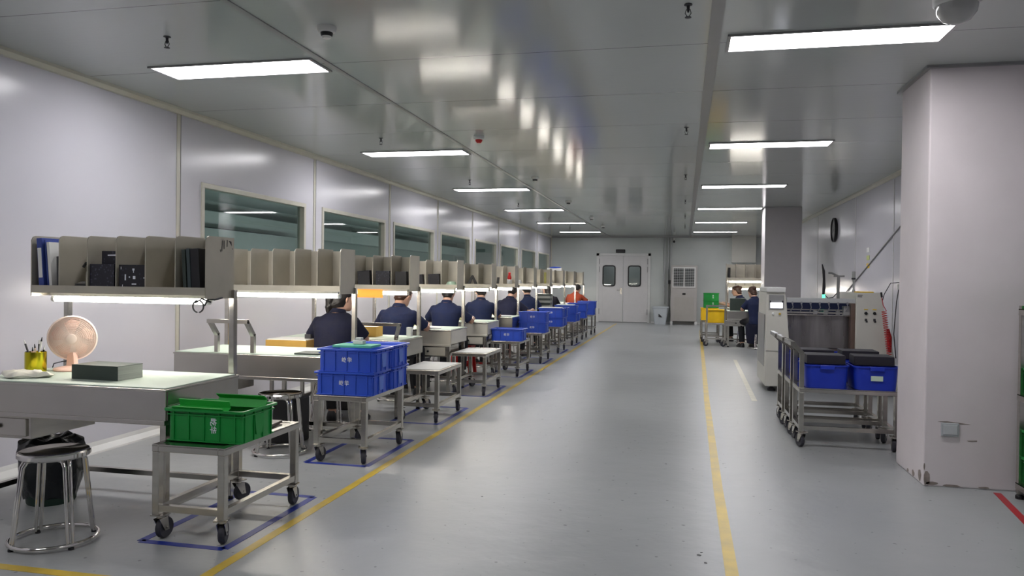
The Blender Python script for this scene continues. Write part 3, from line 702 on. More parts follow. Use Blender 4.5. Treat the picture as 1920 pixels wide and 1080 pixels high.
def person(x, y, rz, label, shirt, hair, lean=0, hx=(.13, -.13), hy=.50, hz=.80, head=(.35, 0), sc_=1, garment=None, group='seated workers'):
    t = thing('person', label, 'person', (x, y, 0), rz, group); t.scale = (sc_, sc_, sc_)
    def S(p):
        p = Vector(p)
        if p.z > .55: p.y += lean * (p.z - .55); p.z -= .35 * lean * lean * (p.z - .55)
        return p
    HR = Matrix.Translation(S((0, .100, 1.085))) @ Euler((-head[0], 0, head[1])).to_matrix().to_4x4()
    hc = Vector((0, .03, .075))
    sh = [S((s * .172, .052, .935)) for s in (-1, 1)]
    hands = [Vector((hx[0] * -1, hy, hz)), Vector((-hx[1], hy, hz))]
    b = MB(); b.loft([[S(v) for v in ell((0, yy, z), rx * .97, ry * .97)] for z, yy, rx, ry in TOR])
    arms = []
    for i, s in enumerate((-1, 1)):
        a, h_ = sh[i], hands[i]
        el = (a + h_) / 2 + Vector((s * .10, -.06, -.085)); arms.append((a, el, h_))
        b.tube([a - Vector((s * .05, 0, 0)), a, a.lerp(el, .5), el, el.lerp(h_, .45), h_], [.045, .050, .044, .038, .034, .023], 14)
        d = (h_ - el).normalized(); sd = Vector((1, 0, 0)); dn = Vector((0, 0, -1))
        wrist = h_; palm = wrist + d * .045
        b.tube([wrist, wrist + d * .025, wrist + d * .085], [.024, .034, .032], 12)
        for f in range(4):
            o_ = sd * ((f - 1.5) * .0185); L_ = (.060, .072, .076, .062)[f if s > 0 else f]
            p0 = wrist + d * .078 + o_; p1 = p0 + d * L_ * .55 + dn * .006 + o_ * .15; p2 = p1 + d * L_ * .4 + dn * .022
            b.tube([p0, p1, p2], [.0092, .0085, .007], 8)
        th0 = wrist + d * .03 - sd * s * .028; b.tube([th0, th0 + d * .03 - sd * s * .022 + dn * .005, th0 + d * .062 - sd * s * .024 + dn * .014], [.012, .010, .008], 8)
        hip, knee, ank = Vector((s * .09, .0, .53)), Vector((s * .14, .40, .525)), Vector((s * .14, .36, .10))
        b.tube([hip, hip.lerp(knee, .5), knee, knee + Vector((0, .005, -.06)), knee.lerp(ank, .45), ank, ank - Vector((0, 0, .06))], [.085, .078, .060, .056, .055, .038, .036], 14)
        b.tube([ank + Vector((0, -.04, -.07)), ank + Vector((0, .06, -.07)), ank + Vector((0, .17, -.082))], [.034, .036, .022], 12)
    # head
    prof = [(.012, -.108), (.055, -.095), (.066, -.06), (.072, -.02), (.077, .03), (.074, .07), (.055, .10), (.02, .113)]
    b.loft([[HR @ (hc + Vector((r * math.cos(2 * PI * k / 20), (r * 1.22 + (.012 if z < -.03 else 0)) * math.sin(2 * PI * k / 20) * (1 if math.sin(2 * PI * k / 20) < 0 or z > -.06 else 1.05), z))) for k in range(20)] for r, z in prof])
    nz = [HR @ (hc + Vector(v)) for v in ((0, .085, .02), (0, .105, -.012), (0, .108, -.028), (0, .085, -.035))]
    b.tube(nz, [.007, .011, .013, .008], 8)
    b.tube([HR @ (hc + Vector((-.022, .083, -.058))), HR @ (hc + Vector((0, .092, -.056))), HR @ (hc + Vector((.022, .083, -.058)))], .007, 8)
    for s in (-1, 1):
        b.tube([HR @ (hc + Vector((s * .072, -.01, .02))), HR @ (hc + Vector((s * .083, -.015, .0))), HR @ (hc + Vector((s * .074, -.008, -.03)))], [.012, .012, .008], 8)
        b.tube([HR @ (hc + Vector((s * .045, .070, .03))), HR @ (hc + Vector((s * .02, .083, .032)))], .007, 6)
    o = b.build('body', SKIN, t); remesh(o, .0075, 3)
    for s in (-1, 1):
        e = MB().lathe([(.001, -.009), (.006, -.006), (.009, 0), (.006, .006), (.001, .009)], 10, HR @ (hc + Vector((s * .030, .082, .012)))).build('eye', BLACK, t, True)
    # shirt with short sleeves
    b = MB()
    rings = [[S(v) for v in ell((0, yy, z), rx * (1.10 if z > .6 else 1.08) + .006, ry * 1.12 + .008)] for z, yy, rx, ry in TOR[1:9]]
    b.loft(rings)
    for i, s in enumerate((-1, 1)):
        a, el, h_ = arms[i]
        b.tube([a - Vector((s * .07, 0, 0)), a + Vector((0, 0, .004)), a.lerp(el, .5), a.lerp(el, .82)], [.055, .060, .060, .066], 16)
    o = b.build('polo_shirt', shirt, t); remesh(o, .012, 5)
    b = MB(); b.loft([[S(v) for v in ell((0, .066, 1.015), .086, .076, tilt=-.25)], [S(v) for v in ell((0, .078, 1.055), .066, .064, tilt=-.25)], [S(v) for v in ell((0, .078, 1.052), .060, .059, tilt=-.25)], [S(v) for v in ell((0, .066, 1.015), .078, .070, tilt=-.25)]], (False, False))
    b.build('collar', shirt, t, True)
    b = MB()
    if garment:
        b.loft([ell((0, .05, .10), .17, .20), ell((0, .06, .30), .19, .24), ell((0, .06, .48), .20, .25), ell((0, -.0, .60), .17, .13)]); o = b.build('long_gown', garment, t); remesh(o, .014, 5)
    b = MB(); b.loft([ell((0, -.02, .462), .16, .12), ell((0, -.02, .50), .182, .135), ell((0, -.015, .58), .176, .126)])
    for s in (-1, 1):
        hip, knee, ank = Vector((s * .09, .0, .53)), Vector((s * .14, .40, .525)), Vector((s * .14, .36, .10))
        b.tube([hip, hip.lerp(knee, .5), knee, knee + Vector((0, .008, -.07)), knee.lerp(ank, .5), ank + Vector((0, 0, .01))], [.092, .086, .072, .068, .066, .058], 14)
    o = b.build('trousers', TROU, t); remesh(o, .013, 4)
    for s in (-1, 1):
        b = MB(); a = Vector((s * .14, .36, 0)); b.loft([rrect(.085, .24, .04, .002, 4, a.x, a.y + .06), rrect(.09, .25, .042, .03, 4, a.x, a.y + .06), rrect(.07, .16, .034, .075, 4, a.x, a.y + .02), rrect(.06, .08, .028, .095, 4, a.x, a.y)])
        b.build('shoe', BLACK, t, True)
    # hair
    hm = HAIRB if hair in ('short_brown', 'tied_brown') else HAIR; b = MB()
    cap = [(.02, .123), (.062, .112), (.084, .07), (.088, .03), (.086, -.01), (.082, -.05), (.074, -.085), (.05, -.115)]
    if hair in ('short', 'short_brown'): cap = cap[:-1]
    b.loft([[HR @ (hc + Vector((r * math.cos(2 * PI * k / 20), min(r * 1.2 * math.sin(2 * PI * k / 20), .105 - max(0, (.085 - z)) * 1.25 if z < .085 else 9) - .012, z))) for k in range(20)] for r, z in cap])
    b.tube([HR @ (hc + Vector(v)) for v in ((0, -.040, .04), (0, -.052, -.03), (0, -.045, -.085))], [.07, .070, .052], 14)
    if hair == 'pony':
        b.tube([HR @ (hc + Vector(v)) for v in ((0, -.09, .05), (0, -.125, .03), (0, -.14, -.04), (-.01, -.12, -.13), (-.015, -.10, -.20))], [.02, .034, .038, .030, .012], 12)
        b.tube([HR @ (hc + Vector(v)) for v in ((0, -.03, .06), (0, -.05, -.02), (0, -.055, -.09), (0, -.05, -.14))], [.07, .085, .07, .035], 14)
    if hair == 'long':
        b.tube([HR @ (hc + Vector(v)) for v in ((0, -.05, .05), (0, -.07, -.05), (0, -.075, -.15), (0, -.06, -.28))], [.06, .085, .08, .04], 14)
    if hair in ('bun', 'tied_brown'):
        b.tube([HR @ (hc + Vector(v)) for v in ((0, -.08, .05), (0, -.12, .055), (0, -.145, .05))], [.03, .042, .02], 12)
    o = b.build('hair', hm, t); remesh(o, .009, 3)
    if hair == 'pony':
        b = MB(); c = HR @ (hc + Vector((0, -.115, .05)))
        for s in (-1, 1): b.lathe([(.004, -.012), (.02, -.006), (.024, .0), (.02, .006), (.004, .012)], 12, c + Vector((s * .02, -.01, -.005)), (PI / 2.4, s * .5, 0), sc_=(1.2, .8))
        b.build('hair_bow', mat('grey_satin', (.45, .43, .46, 1), .4, noise=.05), t, True)
    return t
PP = [
 (-3.05, 6.34, .06, 'Person in dark navy with tied black hair and grey bow, seated behind the second workbench', NAVYD, 'pony', .12, dict(head=(.25, -.75), hx=(.20, -.10), hy=.42)),
 (-3.10, 8.02, .02, 'Person with short brown hair in a navy polo, seated behind the third workbench', NAVY, 'short_brown', .06, dict(head=(.5, -.35), hx=(.22, -.2))),
 (-3.07, 9.70, 0, 'Person with short black hair in a navy polo, seated behind the fourth workbench', NAVY, 'short', .04, dict(head=(.45, .1), hx=(.24, -.24))),
 (-3.05, 11.40, .05, 'Person with pinned-up black hair in a navy polo, seated behind the fifth workbench', NAVY, 'bun', .05, dict(head=(.5, .3), hx=(.25, -.15))),
 (-3.02, 12.98, -.3, 'Person in a dark navy shirt reaching to the right, seated behind the sixth workbench', NAVYD, 'short', .22, dict(head=(.75, 0), hx=(.16, -.26))),
 (-2.97, 14.62, .15, 'Person in a navy polo bent low over the work behind the seventh workbench', NAVY, 'bun', .22, dict(head=(.6, .3))),
 (-2.84, 16.25, .25, 'Person with long black hair and black top, seated behind the eighth workbench', BLKC, 'long', .05, dict(head=(.25, .6))),
 (-2.80, 19.75, -.25, 'Person in a burnt orange top bending forward near the far end of the benches', ORANGE, 'short', .25, dict(head=(.7, 0), hx=(.2, -.26))),
 (1.33, 17.95, 1.15, 'Person with tied brown hair in navy, in profile behind the far right workbench', NAVY, 'tied_brown', .1, dict(head=(.2, 0), hz=.86)),
 (1.47, 16.37, .45, 'Person in a long dark navy gown seated in front of the far right workbench', NAVY, 'tied_brown', .12, dict(head=(.4, 0), garment=NAVYD, hy=.38, hz=.82)),
]
for i, (x, y, rz, lab, shirt, hair, lean, kw) in enumerate(PP):
    person(x, y, rz, lab, shirt, hair, lean, **kw)
    put_stool(x, y - .0, ('Round steel stool under the seated worker behind the %s workbench' % ('second', 'third', 'fourth', 'fifth', 'sixth', 'seventh', 'eighth')[i]) if i < 7 else ('Round steel stool under the person in burnt orange', 'Round steel stool under the worker behind the far right workbench', 'Round steel stool under the person in the long navy gown')[i - 7], rz).location = (x + .02 * math.sin(rz), y - .01, -.0)
put_stool(-2.95, 21.4, 'Empty round steel stool at the far end of the bench row')

# ================================================================== THINGS ON BENCH 1
def onb(k): return SF[k]
ZB = .7555
t = thing('desk_fan', 'Pink round desk fan at the left end of the nearest workbench', 'fan', (-3.655, 4.02, ZB), -.05)
MB().lathe([(.10, 0), (.105, .008), (.10, .016), (.06, .024), (.03, .03)], 32).build('fan_base', PINK, t, True)
b = MB(); b.prism([(-.030, .02), (.030, .02), (.022, .11), (-.022, .11)], -.016, .016); b.build('fan_neck', PINK, t)
HB = Matrix.Translation((0, 0, .197)) @ Euler((-PI / 2 + .12 + PI, 0, .62)).to_matrix().to_4x4()
g = thing('head', 'x', 'x'); del g['label']; del g['category']; bpy.data.objects.remove(g)
def hp(v): return HB @ Vector(v)
b = MB()
def circ(r, z, n=40): return [hp((r * math.cos(2 * PI * k / n), r * math.sin(2 * PI * k / n), z)) for k in range(n)]
b.tube(circ(.133, 0), .006, 8, True)
for r, z in ((.122, .009), (.113, .014), (.104, .018), (.095, .022), (.085, .025), (.075, .027), (.065, .029), (.055, .03), (.045, .030)): b.tube(circ(r, z), .0012, 5, True)
for k in range(120):
    a = 2 * PI * k / 120; b.tube([hp((.03 * math.cos(a), .03 * math.sin(a), .031)), hp((.08 * math.cos(a + .12), .08 * math.sin(a + .12), .027)), hp((.131 * math.cos(a + .2), .131 * math.sin(a + .2), 0))], .0010, 4)
b.build('front_grille', PINKL, t)
MB().loft([circ(.030, .029), circ(.030, .036), circ(.024, .039)]).build('grille_badge', PINKL, t, True)
b = MB(); b.loft([circ(.131, -.002), circ(.133, -.03), circ(.12, -.045), circ(.07, -.06), circ(.045, -.085), circ(.02, -.09)], (False, True)); b.build('rear_shell', PINKL, t, True)
b = MB()
for k in range(5):
    a0 = 2 * PI * k / 5; pts = []
    up_ = [hp((r * math.cos(a0 + da), r * math.sin(a0 + da), z)) for r, da, z in ((.03, 0, .0), (.11, -.1, -.004), (.118, .35, .004), (.10, .75, .012), (.03, .9, .010))]
    lo_ = [p + (HB.to_3x3() @ Vector((0, 0, -.002))) for p in up_]
    b.loft([lo_, up_])
b.build('fan_blades', PINK, t)
o = MB().tube([(-3.72, 4.09, .90), (-3.80, 4.15, .80), (-3.93, 4.17, .77), (-4.0, 4.18, .60), (-4.02, 4.15, .3), (-3.98, 4.1, .02)], .0035, 6).build('power_cable', DARK); tag(o, 'Thin dark power cable hanging from the pink fan behind the nearest workbench', 'cable')
t = thing('pen_cup', 'Shiny yellow-gold pen cup beside the pink fan', 'cup', (-3.785, 3.88, ZB))
MB().lathe([(.056, 0), (.058, .006), (.058, .120), (.055, .122), (.054, .010), (.01, .008)], 32).build('cup_wall', GOLD, t, True)
pens = [(-.03, 0, -.35, .05, .19, DARK, 'dark marker leaning left out'), (-.008, .01, -.1, .0, .155, PINKL, 'pink pencil standing'), (.004, -.015, .02, .1, .14, PINK, 'broad pink pen standing'), (.018, .012, .04, 0, .18, BLACK, 'black brush pen standing'), (.03, -.008, .16, -.05, .20, WHITE, 'white and black pen leaning right out'), (.036, .018, .22, 0, .15, BLACK, 'short black marker leaning right out')]
for (dx, dy, ax, ay, L_, m_, lab) in pens:
    p = thing('pen', lab[0].upper() + lab[1:] + ' of the gold cup', 'pen', (-3.785 + dx * .35, 3.88 + dy, ZB + .012), 0, 'pens in the gold cup'); p.rotation_euler = (ay, ax, 0)
    MB().tube([(0, 0, 0), (0, 0, L_ - .025)], .0055 if 'broad' not in lab else .009, 8).build('barrel', m_, p)
    MB().tube([(0, 0, L_ - .025), (0, 0, L_)], [.0052, .0018], 8).build('tip', WHITE if m_ in (DARK, BLACK) else BLACK, p)
b = MB(); rings = []
random.seed(3)
for j, (r, z) in enumerate(((.10, .0), (.115, .010), (.095, .028), (.05, .034))):
    rings.append([(r * (1 + .22 * math.sin(3 * a + j) + .1 * math.sin(7 * a)) * math.cos(a) * 1.25, r * (1 + .18 * math.cos(4 * a)) * .75 * math.sin(a), z + .006 * math.sin(5 * a + j) * (j > 0)) for a in [2 * PI * k / 36 for k in range(36)]])
b.loft(rings); o = b.build('cleaning_cloth', mat('white_cloth', (.72, .70, .62, 1), .9, noise=.05, bump=.4, bscale=20), None, True); o.location = (-3.66, 3.68, ZB + .001); tag(o, 'Crumpled off-white cloth in front of the gold pen cup', 'cloth')
def board_stack(x, y, z, w_, d, n_, h, lab, rz=0, m1=DGREEN):
    t = thing('board_stack', lab, 'stack', (x, y, z), rz)
    b = MB(); b.box(-w_ / 2, w_ / 2, -d / 2, -d / 2 + .004, 0, n_ * h); 
    b2 = MB(); b2.box(-w_ / 2 + .001, w_ / 2 - .001, -d / 2 + .004, d / 2, 0.0005, n_ * h - .002); b2.build('page_block', PAGES, t)
    b.box(-w_ / 2, w_ / 2, -d / 2, d / 2, n_ * h - .002, n_ * h); b.build('dark_cover', m1, t)
    return t
board_stack(-3.20, 3.78, ZB, .315, .19, 1, .080, 'Thick dark green stack of boards on the nearest workbench', -.06)

# shelf contents, bench 1
def shelf_box(x, y, w_, d, h, m, label, cat, name, grp=None, tilt=0, lean=0, z=None, parts=None):
    b = MB(); b.box(-w_ / 2, w_ / 2, 0, d, 0, h, .002); o = b.build(name, m)
    o.location = (x, y, (z if z is not None else 1.2515)); o.rotation_euler = (lean, tilt, 0); tag(o, label, cat, grp); return o
y1 = SF[0]; L0 = BX0 + .01; CW = (BX1 - .06 - L0) / 6
t = thing('ring_binder', 'Blue and white ring binder leaning in the leftmost compartment of the nearest shelf', 'binder', (L0 + .065, y1 + .01, 1.2515)); t.rotation_euler = (0, -.07, 0)
MB().box(-.018, .018, 0, .27, 0, .31, .003).build('binder_cover', BINDER, t); MB().box(-.013, .013, -.0015, .0, .07, .25).build('spine_label', WHITE, t)
t = thing('document_folder', 'Thin blue-edged folder with white papers beside the blue binder', 'folder', (L0 + .107, y1 + .02, 1.2515)); t.rotation_euler = (0, -.09, 0)
MB().box(-.006, .0, 0, .25, 0, .30, .001).build('folder_cover', BINDER, t); MB().box(.002, .022, .005, .24, 0, .285, .001).build('paper_block', PAPER, t)
shelf_box(L0 + .165, y1 + .04, .035, .2, .20, DARK, 'Dark sleeve beside the papers in the leftmost compartment of the nearest shelf', 'sleeve', 'dark_sleeve', tilt=-.03)
b = MB(); b.lathe([(.05, 0), (.075, .012), (.07, .035), (.03, .05)], 16, sc_=(1, .8)); o = b.build('black_pouch', mat('black_pouch_fabric', (.03, .03, .03, 1), .5, noise=.3, bump=.6, bscale=30), None, True); o.location = (L0 + CW * 1.55, y1 + .10, 1.2515); tag(o, 'Small black pouch in the second compartment of the nearest shelf', 'pouch')
t = thing('spray_bottle', 'Slim bottle with a black curved top at the second divider of the nearest shelf', 'bottle', (L0 + CW * 1.86, y1 + .055, 1.2515))
MB().lathe([(.022, 0), (.024, .01), (.022, .10), (.010, .13)], 16).build('bottle_body', mat('clear_grey_plastic', (.30, .28, .24, 1), .2, noise=.1), t, True)
MB().tube([(0, 0, .128), (0, 0, .155), (-.018, -.01, .16), (-.034, -.015, .135)], .009, 8).build('nozzle', BLACK, t)
shelf_box(L0 + CW * 2.46, y1 + .012, .170, .05, .155, SPECK, 'Dark patterned printed sleeve standing in the third compartment of the nearest shelf', 'sleeve', 'printed_sleeve')
o = shelf_box(L0 + CW * 2.57, y1 + .07, .145, .04, .235, SPECK, 'Taller dark printed sleeve standing behind the patterned one in the third compartment', 'sleeve', 'printed_sleeve')
MB().prism([(-.03, .205), (.04, .205), (.04, .215), (-.03, .213)], -.0012, 0).build('white_print', LETTER, o)
o = shelf_box(L0 + CW * 3.50, y1 + .012, .178, .05, .152, SPECKB, 'Black sleeve with small white marks in the fourth compartment of the nearest shelf', 'sleeve', 'printed_sleeve')
b = MB()
for (x0, x1, z0, z1) in ((-.075, -.071, .125, .14), (-.048, -.040, .06, .095), (-.02, -.012, .075, .083), (.008, .024, .068, .086), (.0, .03, .035, .042), (.004, .018, .118, .13), (.009, .014, .105, .118), (-.065, -.061, .022, .035), (.079, .084, .072, .079)): b.box(x0, x1, -.0012, 0, z0, z1)
b.build('white_print', LETTER, o)
for i, (dx, m_) in enumerate(((.055, DGREEN), (.085, mat('slate_folder', (.045, .065, .07, 1), .4, noise=.08)), (.128, BLACK))):
    shelf_box(L0 + CW * 5 + dx, y1 + .015, (.022, .022, .055)[i], .25, (.245, .25, .25)[i], m_, '%s in the sixth compartment of the nearest shelf' % ('Dark green folder leaning', 'Slate folder between the green and black ones', 'Thick black folder')[i], 'folder', 'folder', tilt=-.06)
# other shelves
def comp(k, c): return L0 + CW * (c + .5)
def sleeve(k, c, w_, h, m, what, tilt=0):
    return shelf_box(comp(k, c), SF[k] + .02, w_, .06, h, m, '%s in compartment %d of the shelf %s' % (what, c + 1, OR[k]), 'sleeve', 'printed_sleeve', tilt=tilt)
sleeve(2, 0, .13, .15, SPECKB, 'Black sleeve'); sleeve(2, 1, .14, .16, SPECKB, 'Black sleeve standing'); sleeve(2, 2, .12, .16, SPECKB, 'Black sleeve with print', -.05)
sleeve(2, 3, .13, .165, SPECKB, 'Dark sleeve leaning', -.08); sleeve(2, 4, .15, .165, SPECK, 'Dark sleeve with blue print'); sleeve(2, 5, .12, .16, BLACK, 'Plain black sleeve', -.03)
sleeve(3, 3, .12, .14, SPECKB, 'Black sleeve leaning', -.08); sleeve(3, 4, .14, .15, SPECKB, 'Black sleeve with white dots', -.05)
b = MB(); b.lathe([(.05, 0), (.07, .02), (.05, .055), (.02, .065)], 14); o = b.build('green_bag', mat('pale_green_film', (.30, .42, .30, 1), .3, noise=.2, bump=.5, bscale=20), None, True); o.location = (comp(3, 5), SF[3] + .1, 1.2515); tag(o, 'Pale green plastic bag in the last compartment of the fourth shelf', 'bag')
b = MB(); b.prism([(-.04, 0), (-.09, 0), (-.01, .15), (.01, .15), (.09, 0), (.04, 0), (0, .11)], 0, .02); o = b.build('folded_stand', BLACK); o.location = (comp(4, 4), SF[4] + .05, 1.2515); tag(o, 'Black folded A-shaped stand on the fifth shelf', 'stand')
sleeve(4, 2, .05, .14, BLACK, 'Narrow black sleeve', -.1); sleeve(5, 3, .05, .13, BLACK, 'Narrow black sleeve', -.12); sleeve(5, 4, .03, .13, BLACK, 'Thin black sleeve', .1)
t = thing('bottle', 'Red bottle standing in a white cup on the sixth shelf', 'bottle', (comp(5, 5), SF[5] + .05, 1.2515))
MB().lathe([(.042, 0), (.045, .09), (.04, .095)], 16).build('white_cup', WHITE, t, True); MB().lathe([(.03, .095), (.035, .13), (.02, .17), (.022, .20), (.008, .215)], 14).build('bottle_top', RED, t, True)
def crumple(x, y, z, r, lab, m_=PAPER):
    random.seed(int(x * 100 + y)); b = MB(); rings = []
    for (q, zz) in ((.6, 0), (1, .3), (.9, .9), (.5, 1.3), (.1, 1.45)): rings.append([(q * r * random.uniform(.8, 1.2) * math.cos(a), q * r * random.uniform(.8, 1.2) * math.sin(a), zz * r * random.uniform(.9, 1.1) if zz else 0) for a in [2 * PI * k / 12 for k in range(12)]])
    o = b.loft(rings).build('crumpled_paper', m_); o.location = (x, y, z); tag(o, lab, 'paper')
crumple(comp(6, 4), SF[6] + .09, 1.2515, .06, 'Crumpled white paper on the seventh shelf'); crumple(comp(8, 4), SF[8] + .09, 1.2515, .055, 'Crumpled white paper with dark sleeve on the ninth shelf')
shelf_box(comp(7, 5), SF[7] + .03, .04, .06, .25, mat('yellow_green_tube', (.45, .42, .12, 1), .5, noise=.1), 'Yellow-green upright tube on the eighth shelf', 'tube', 'upright_tube')
t = thing('storage_box', 'White box with a blue lid on top of the far shelves', 'box', (-3.45, SF[10] + .15, 1.577)); MB().box(-.20, .20, -.14, .14, 0, .10, .008).build('box_body', WHITE, t); MB().lathe([(.17, .1), (.15, .125), (.03, .14)], 20).build('blue_lid', BLUE, t, True)

# bench tops
def box_on(name, x, y, w_, d, h, m, label, cat, rz=0, z=ZB):
    o = MB().box(-w_ / 2, w_ / 2, -d / 2, d / 2, 0, h, .003).build(name, m); o.location = (x, y, z + .0005); o.rotation_euler = (0, 0, rz); return tag(o, label, cat)
def carton(x, y, w_, d, h, label, rz=0, m_=KRAFT):
    t = thing('cardboard_tray', label, 'box', (x, y, ZB + .0005), rz); b = MB()
    b.box(-w_ / 2, w_ / 2, -d / 2, d / 2, 0, .005); 
    for s in (-1, 1): b.box(-w_ / 2, w_ / 2, s * (d / 2 - .002) - .002, s * (d / 2 - .002) + .002, .005, h); b.box(s * (w_ / 2 - .002) - .002, s * (w_ / 2 - .002) + .002, -d / 2 + .004, d / 2 - .004, .005, h)
    b.build('carton_walls', m_, t); MB().box(-w_ / 2 + .006, w_ / 2 - .006, -d / 2 + .006, d / 2 - .006, h - .018, h - .004).build('paper_fill', PAPER, t); return t
t = thing('side_stand', 'Low steel side stand under the golden brown carton beside the nearest seated person', 'stand', (-3.47, 6.42, 0)); MB().box(-.17, .17, -.13, .13, .625, .655, .004).build('stand_top', STEEL, t)
for sx in (-1, 1):
    for sy in (-1, 1): MB().box(sx * .15 - .014, sx * .15 + .014, sy * .11 - .014, sy * .11 + .014, 0, .625).build('leg', STEEL, t)
t = thing('carton', 'Golden brown carton left of the nearest seated person, behind the second workbench', 'box', (-3.47, 6.42, .6555)); MB().box(-.20, .20, -.14, .14, 0, .12, .004).build('carton_body', KRAFT, t); MB().box(-.19, .19, -.13, .13, .12, .13, .002).build('paper_fill', PAPER, t)
box_on('dark_board', -2.78, 5.43, .2, .18, .012, DGREEN, 'Dark green board lying at the right end of the second workbench', 'board')
box_on('small_device', -3.32, 6.42, .06, .04, .04, DARK, 'Small dark device on top of the golden brown carton left of the nearest person', 'device', z=.7855)
carton(-3.12, 7.28, .26, .18, .10, 'Golden brown carton on the third workbench', 0)
box_on('paper_cup', -2.72, 7.42, .05, .05, .09, WHITE, 'Small white container on the right end of the third workbench', 'container')
t = thing('parts_rack', 'Yellow rack with pale parts at the left of the fourth workbench', 'rack', (-3.38, 9.02, ZB + .0005)); b = MB()
for x in (-.11, .11): b.box(x - .006, x + .006, -.06, .06, 0, .19)
b.build('rack_side', mat('yellow_green_plastic', (.55, .55, .12, 1), .5, noise=.05), t); MB().box(-.104, .104, -.055, .055, .01, .12, .004).build('rack_tray', mat('pale_yellow_plastic', (.70, .68, .35, 1), .5, noise=.05), t)
o = MB().lathe([(.14, 0), (.145, .01), (.11, .025), (.04, .03)], 20, sc_=(1, .45)).build('white_cloth', WHITE, None, True); o.location = (-2.93, SF[3] - .26, ZB + .0005); tag(o, 'White folded cloth on the front of the fourth workbench', 'cloth')
o = MB().box(-.13, .13, -.1, .1, 0, .015, .003).build('paper_pile', PAPER); o.location = (-2.82, SF[5] - .2, ZB + .0005); o.rotation_euler = (0, 0, .2); tag(o, 'White paper pile on the sixth workbench', 'paper')
carton(-3.12, SF[4] - .02, .25, .18, .07, 'Pale yellow carton on the fifth workbench', 0, mat('pale_yellow_card', (.60, .56, .30, 1), .7, noise=.05))
t = thing('round_table_fan', 'White round table fan on the seventh workbench', 'fan', (-2.95, SF[6] - .12, ZB))
MB().lathe([(.07, 0), (.07, .012), (.02, .02), (.014, .20)], 20).build('fan_base', WHITE, t, True)
MB().lathe([(.02, .05), (.08, .04), (.115, .02), (.12, 0), (.115, -.02), (.08, -.035), (.02, -.045)], 28, (0, 0, .31), (PI / 2, 0, 0)).build('fan_cage', mat('pale_fan_mesh', (.72, .66, .64, 1), .5, noise=.03), t, True)
t = thing('board_pile', 'Tall pile of alternating grey and dark boards on the eighth workbench', 'stack', (-2.76, SF[7] - .2, ZB))
for i in range(7): MB().box(-.15 + .004 * (i % 2), .15, -.11, .11, i * .045, i * .045 + .043, .002).build('board_layer', PAGES if i % 2 else DGREEN, t)
for k in (8, 9, 10): box_on('paper_tray', -2.85, SF[k] - .2, .32, .22, .03, PAPER, 'White papers on the workbench %s' % OR[k], 'paper')
box_on('white_cup', -2.75, SF[10] - .1, .06, .06, .1, WHITE, 'Small white container on the farthest left workbench', 'container')
# orange sleeve over the tube of the third bench, clip-lamp on the first
f = benches[2]; MB().box(-.35, .28, .01, .012, 1.145, 1.228).build('orange_light_cover', emit('orange_glow_cover', (1, .50, .20, 1), .9) if False else ORCARD, f)
b = MB(); ex0 = BX1 - BCX - .06
b.tube([(ex0 - .08 + .035 * math.cos(a), .05, 1.165 + .035 * math.sin(a)) for a in [2 * PI * k / 20 for k in range(20)]], .005, 8, True)
b.tube([(ex0 - .04, .05, 1.17), (ex0 - .02, .06, 1.21), (ex0 + .0, .09, 1.205), (ex0 + .01, .15, 1.215)], .006, 8)
b.tube([(ex0 - .10, .05, 1.185), (ex0 - .06, .055, 1.21), (ex0 - .01, .07, 1.19)], .005, 8)
b.build('coiled_cable', DARK, benches[0])
# things under the benches
t = thing('waste_bin', 'Black waste bin with a crumpled black liner behind the near stool', 'bin', (-3.64, 3.85, 0))
MB().lathe([(.125, 0), (.13, .01), (.155, .28), (.15, .285)], 28).build('bin_body', mat('dark_green_bin', (.01, .03, .02, 1), .4, noise=.1), t, True)
b = MB(); rings = []
for j, (r, z) in enumerate(((.135, .04), (.160, .12), (.168, .22), (.172, .30), (.165, .36), (.12, .385), (.05, .36))):
    rings.append([(r * (1 + .06 * math.sin(7 * a + j) + .04 * math.sin(13 * a + 2 * j)) * math.cos(a), r * (1 + .05 * math.sin(5 * a + j * 2)) * math.sin(a), z + .012 * math.sin(6 * a + j)) for a in [2 * PI * k / 48 for k in range(48)]])
b.loft(rings).build('bin_liner', BLACKBAG, t, True)
t = thing('plastic_stool', 'Red plastic stool under the fifth workbench', 'stool', (-3.06, SF[4] - .08, 0))
b = MB(); b.loft([rrect(.30, .28, .03, .38), rrect(.30, .28, .03, .41)]); b.build('seat', RED, t)
for sx in (-1, 1):
    for sy in (-1, 1): MB().bar((sx * .14, sy * .13, 0), (sx * .11, sy * .10, .385), .045, .03).build('leg', RED, t)
b = MB()
for s in (-1, 1): b.bar((-.13, s * .12, .14), (.13, s * .12, .14), .03, .05)
b.build('stretcher', RED, t)
for i, (k, x) in enumerate(((1, -3.16), (2, -3.4), (3, -3.2), (5, -3.1))):
    t = thing('under_bench_box', 'Dark storage box on the floor under the workbench %s' % OR[k], 'box', (x, SF[k] + .05, 0)); MB().box(-.14, .14, -.12, .12, 0, .36, .01).build('box_body', BLACK, t); MB().box(-.145, .145, -.125, .125, .36, .375, .004).build('box_lid', DARK, t)

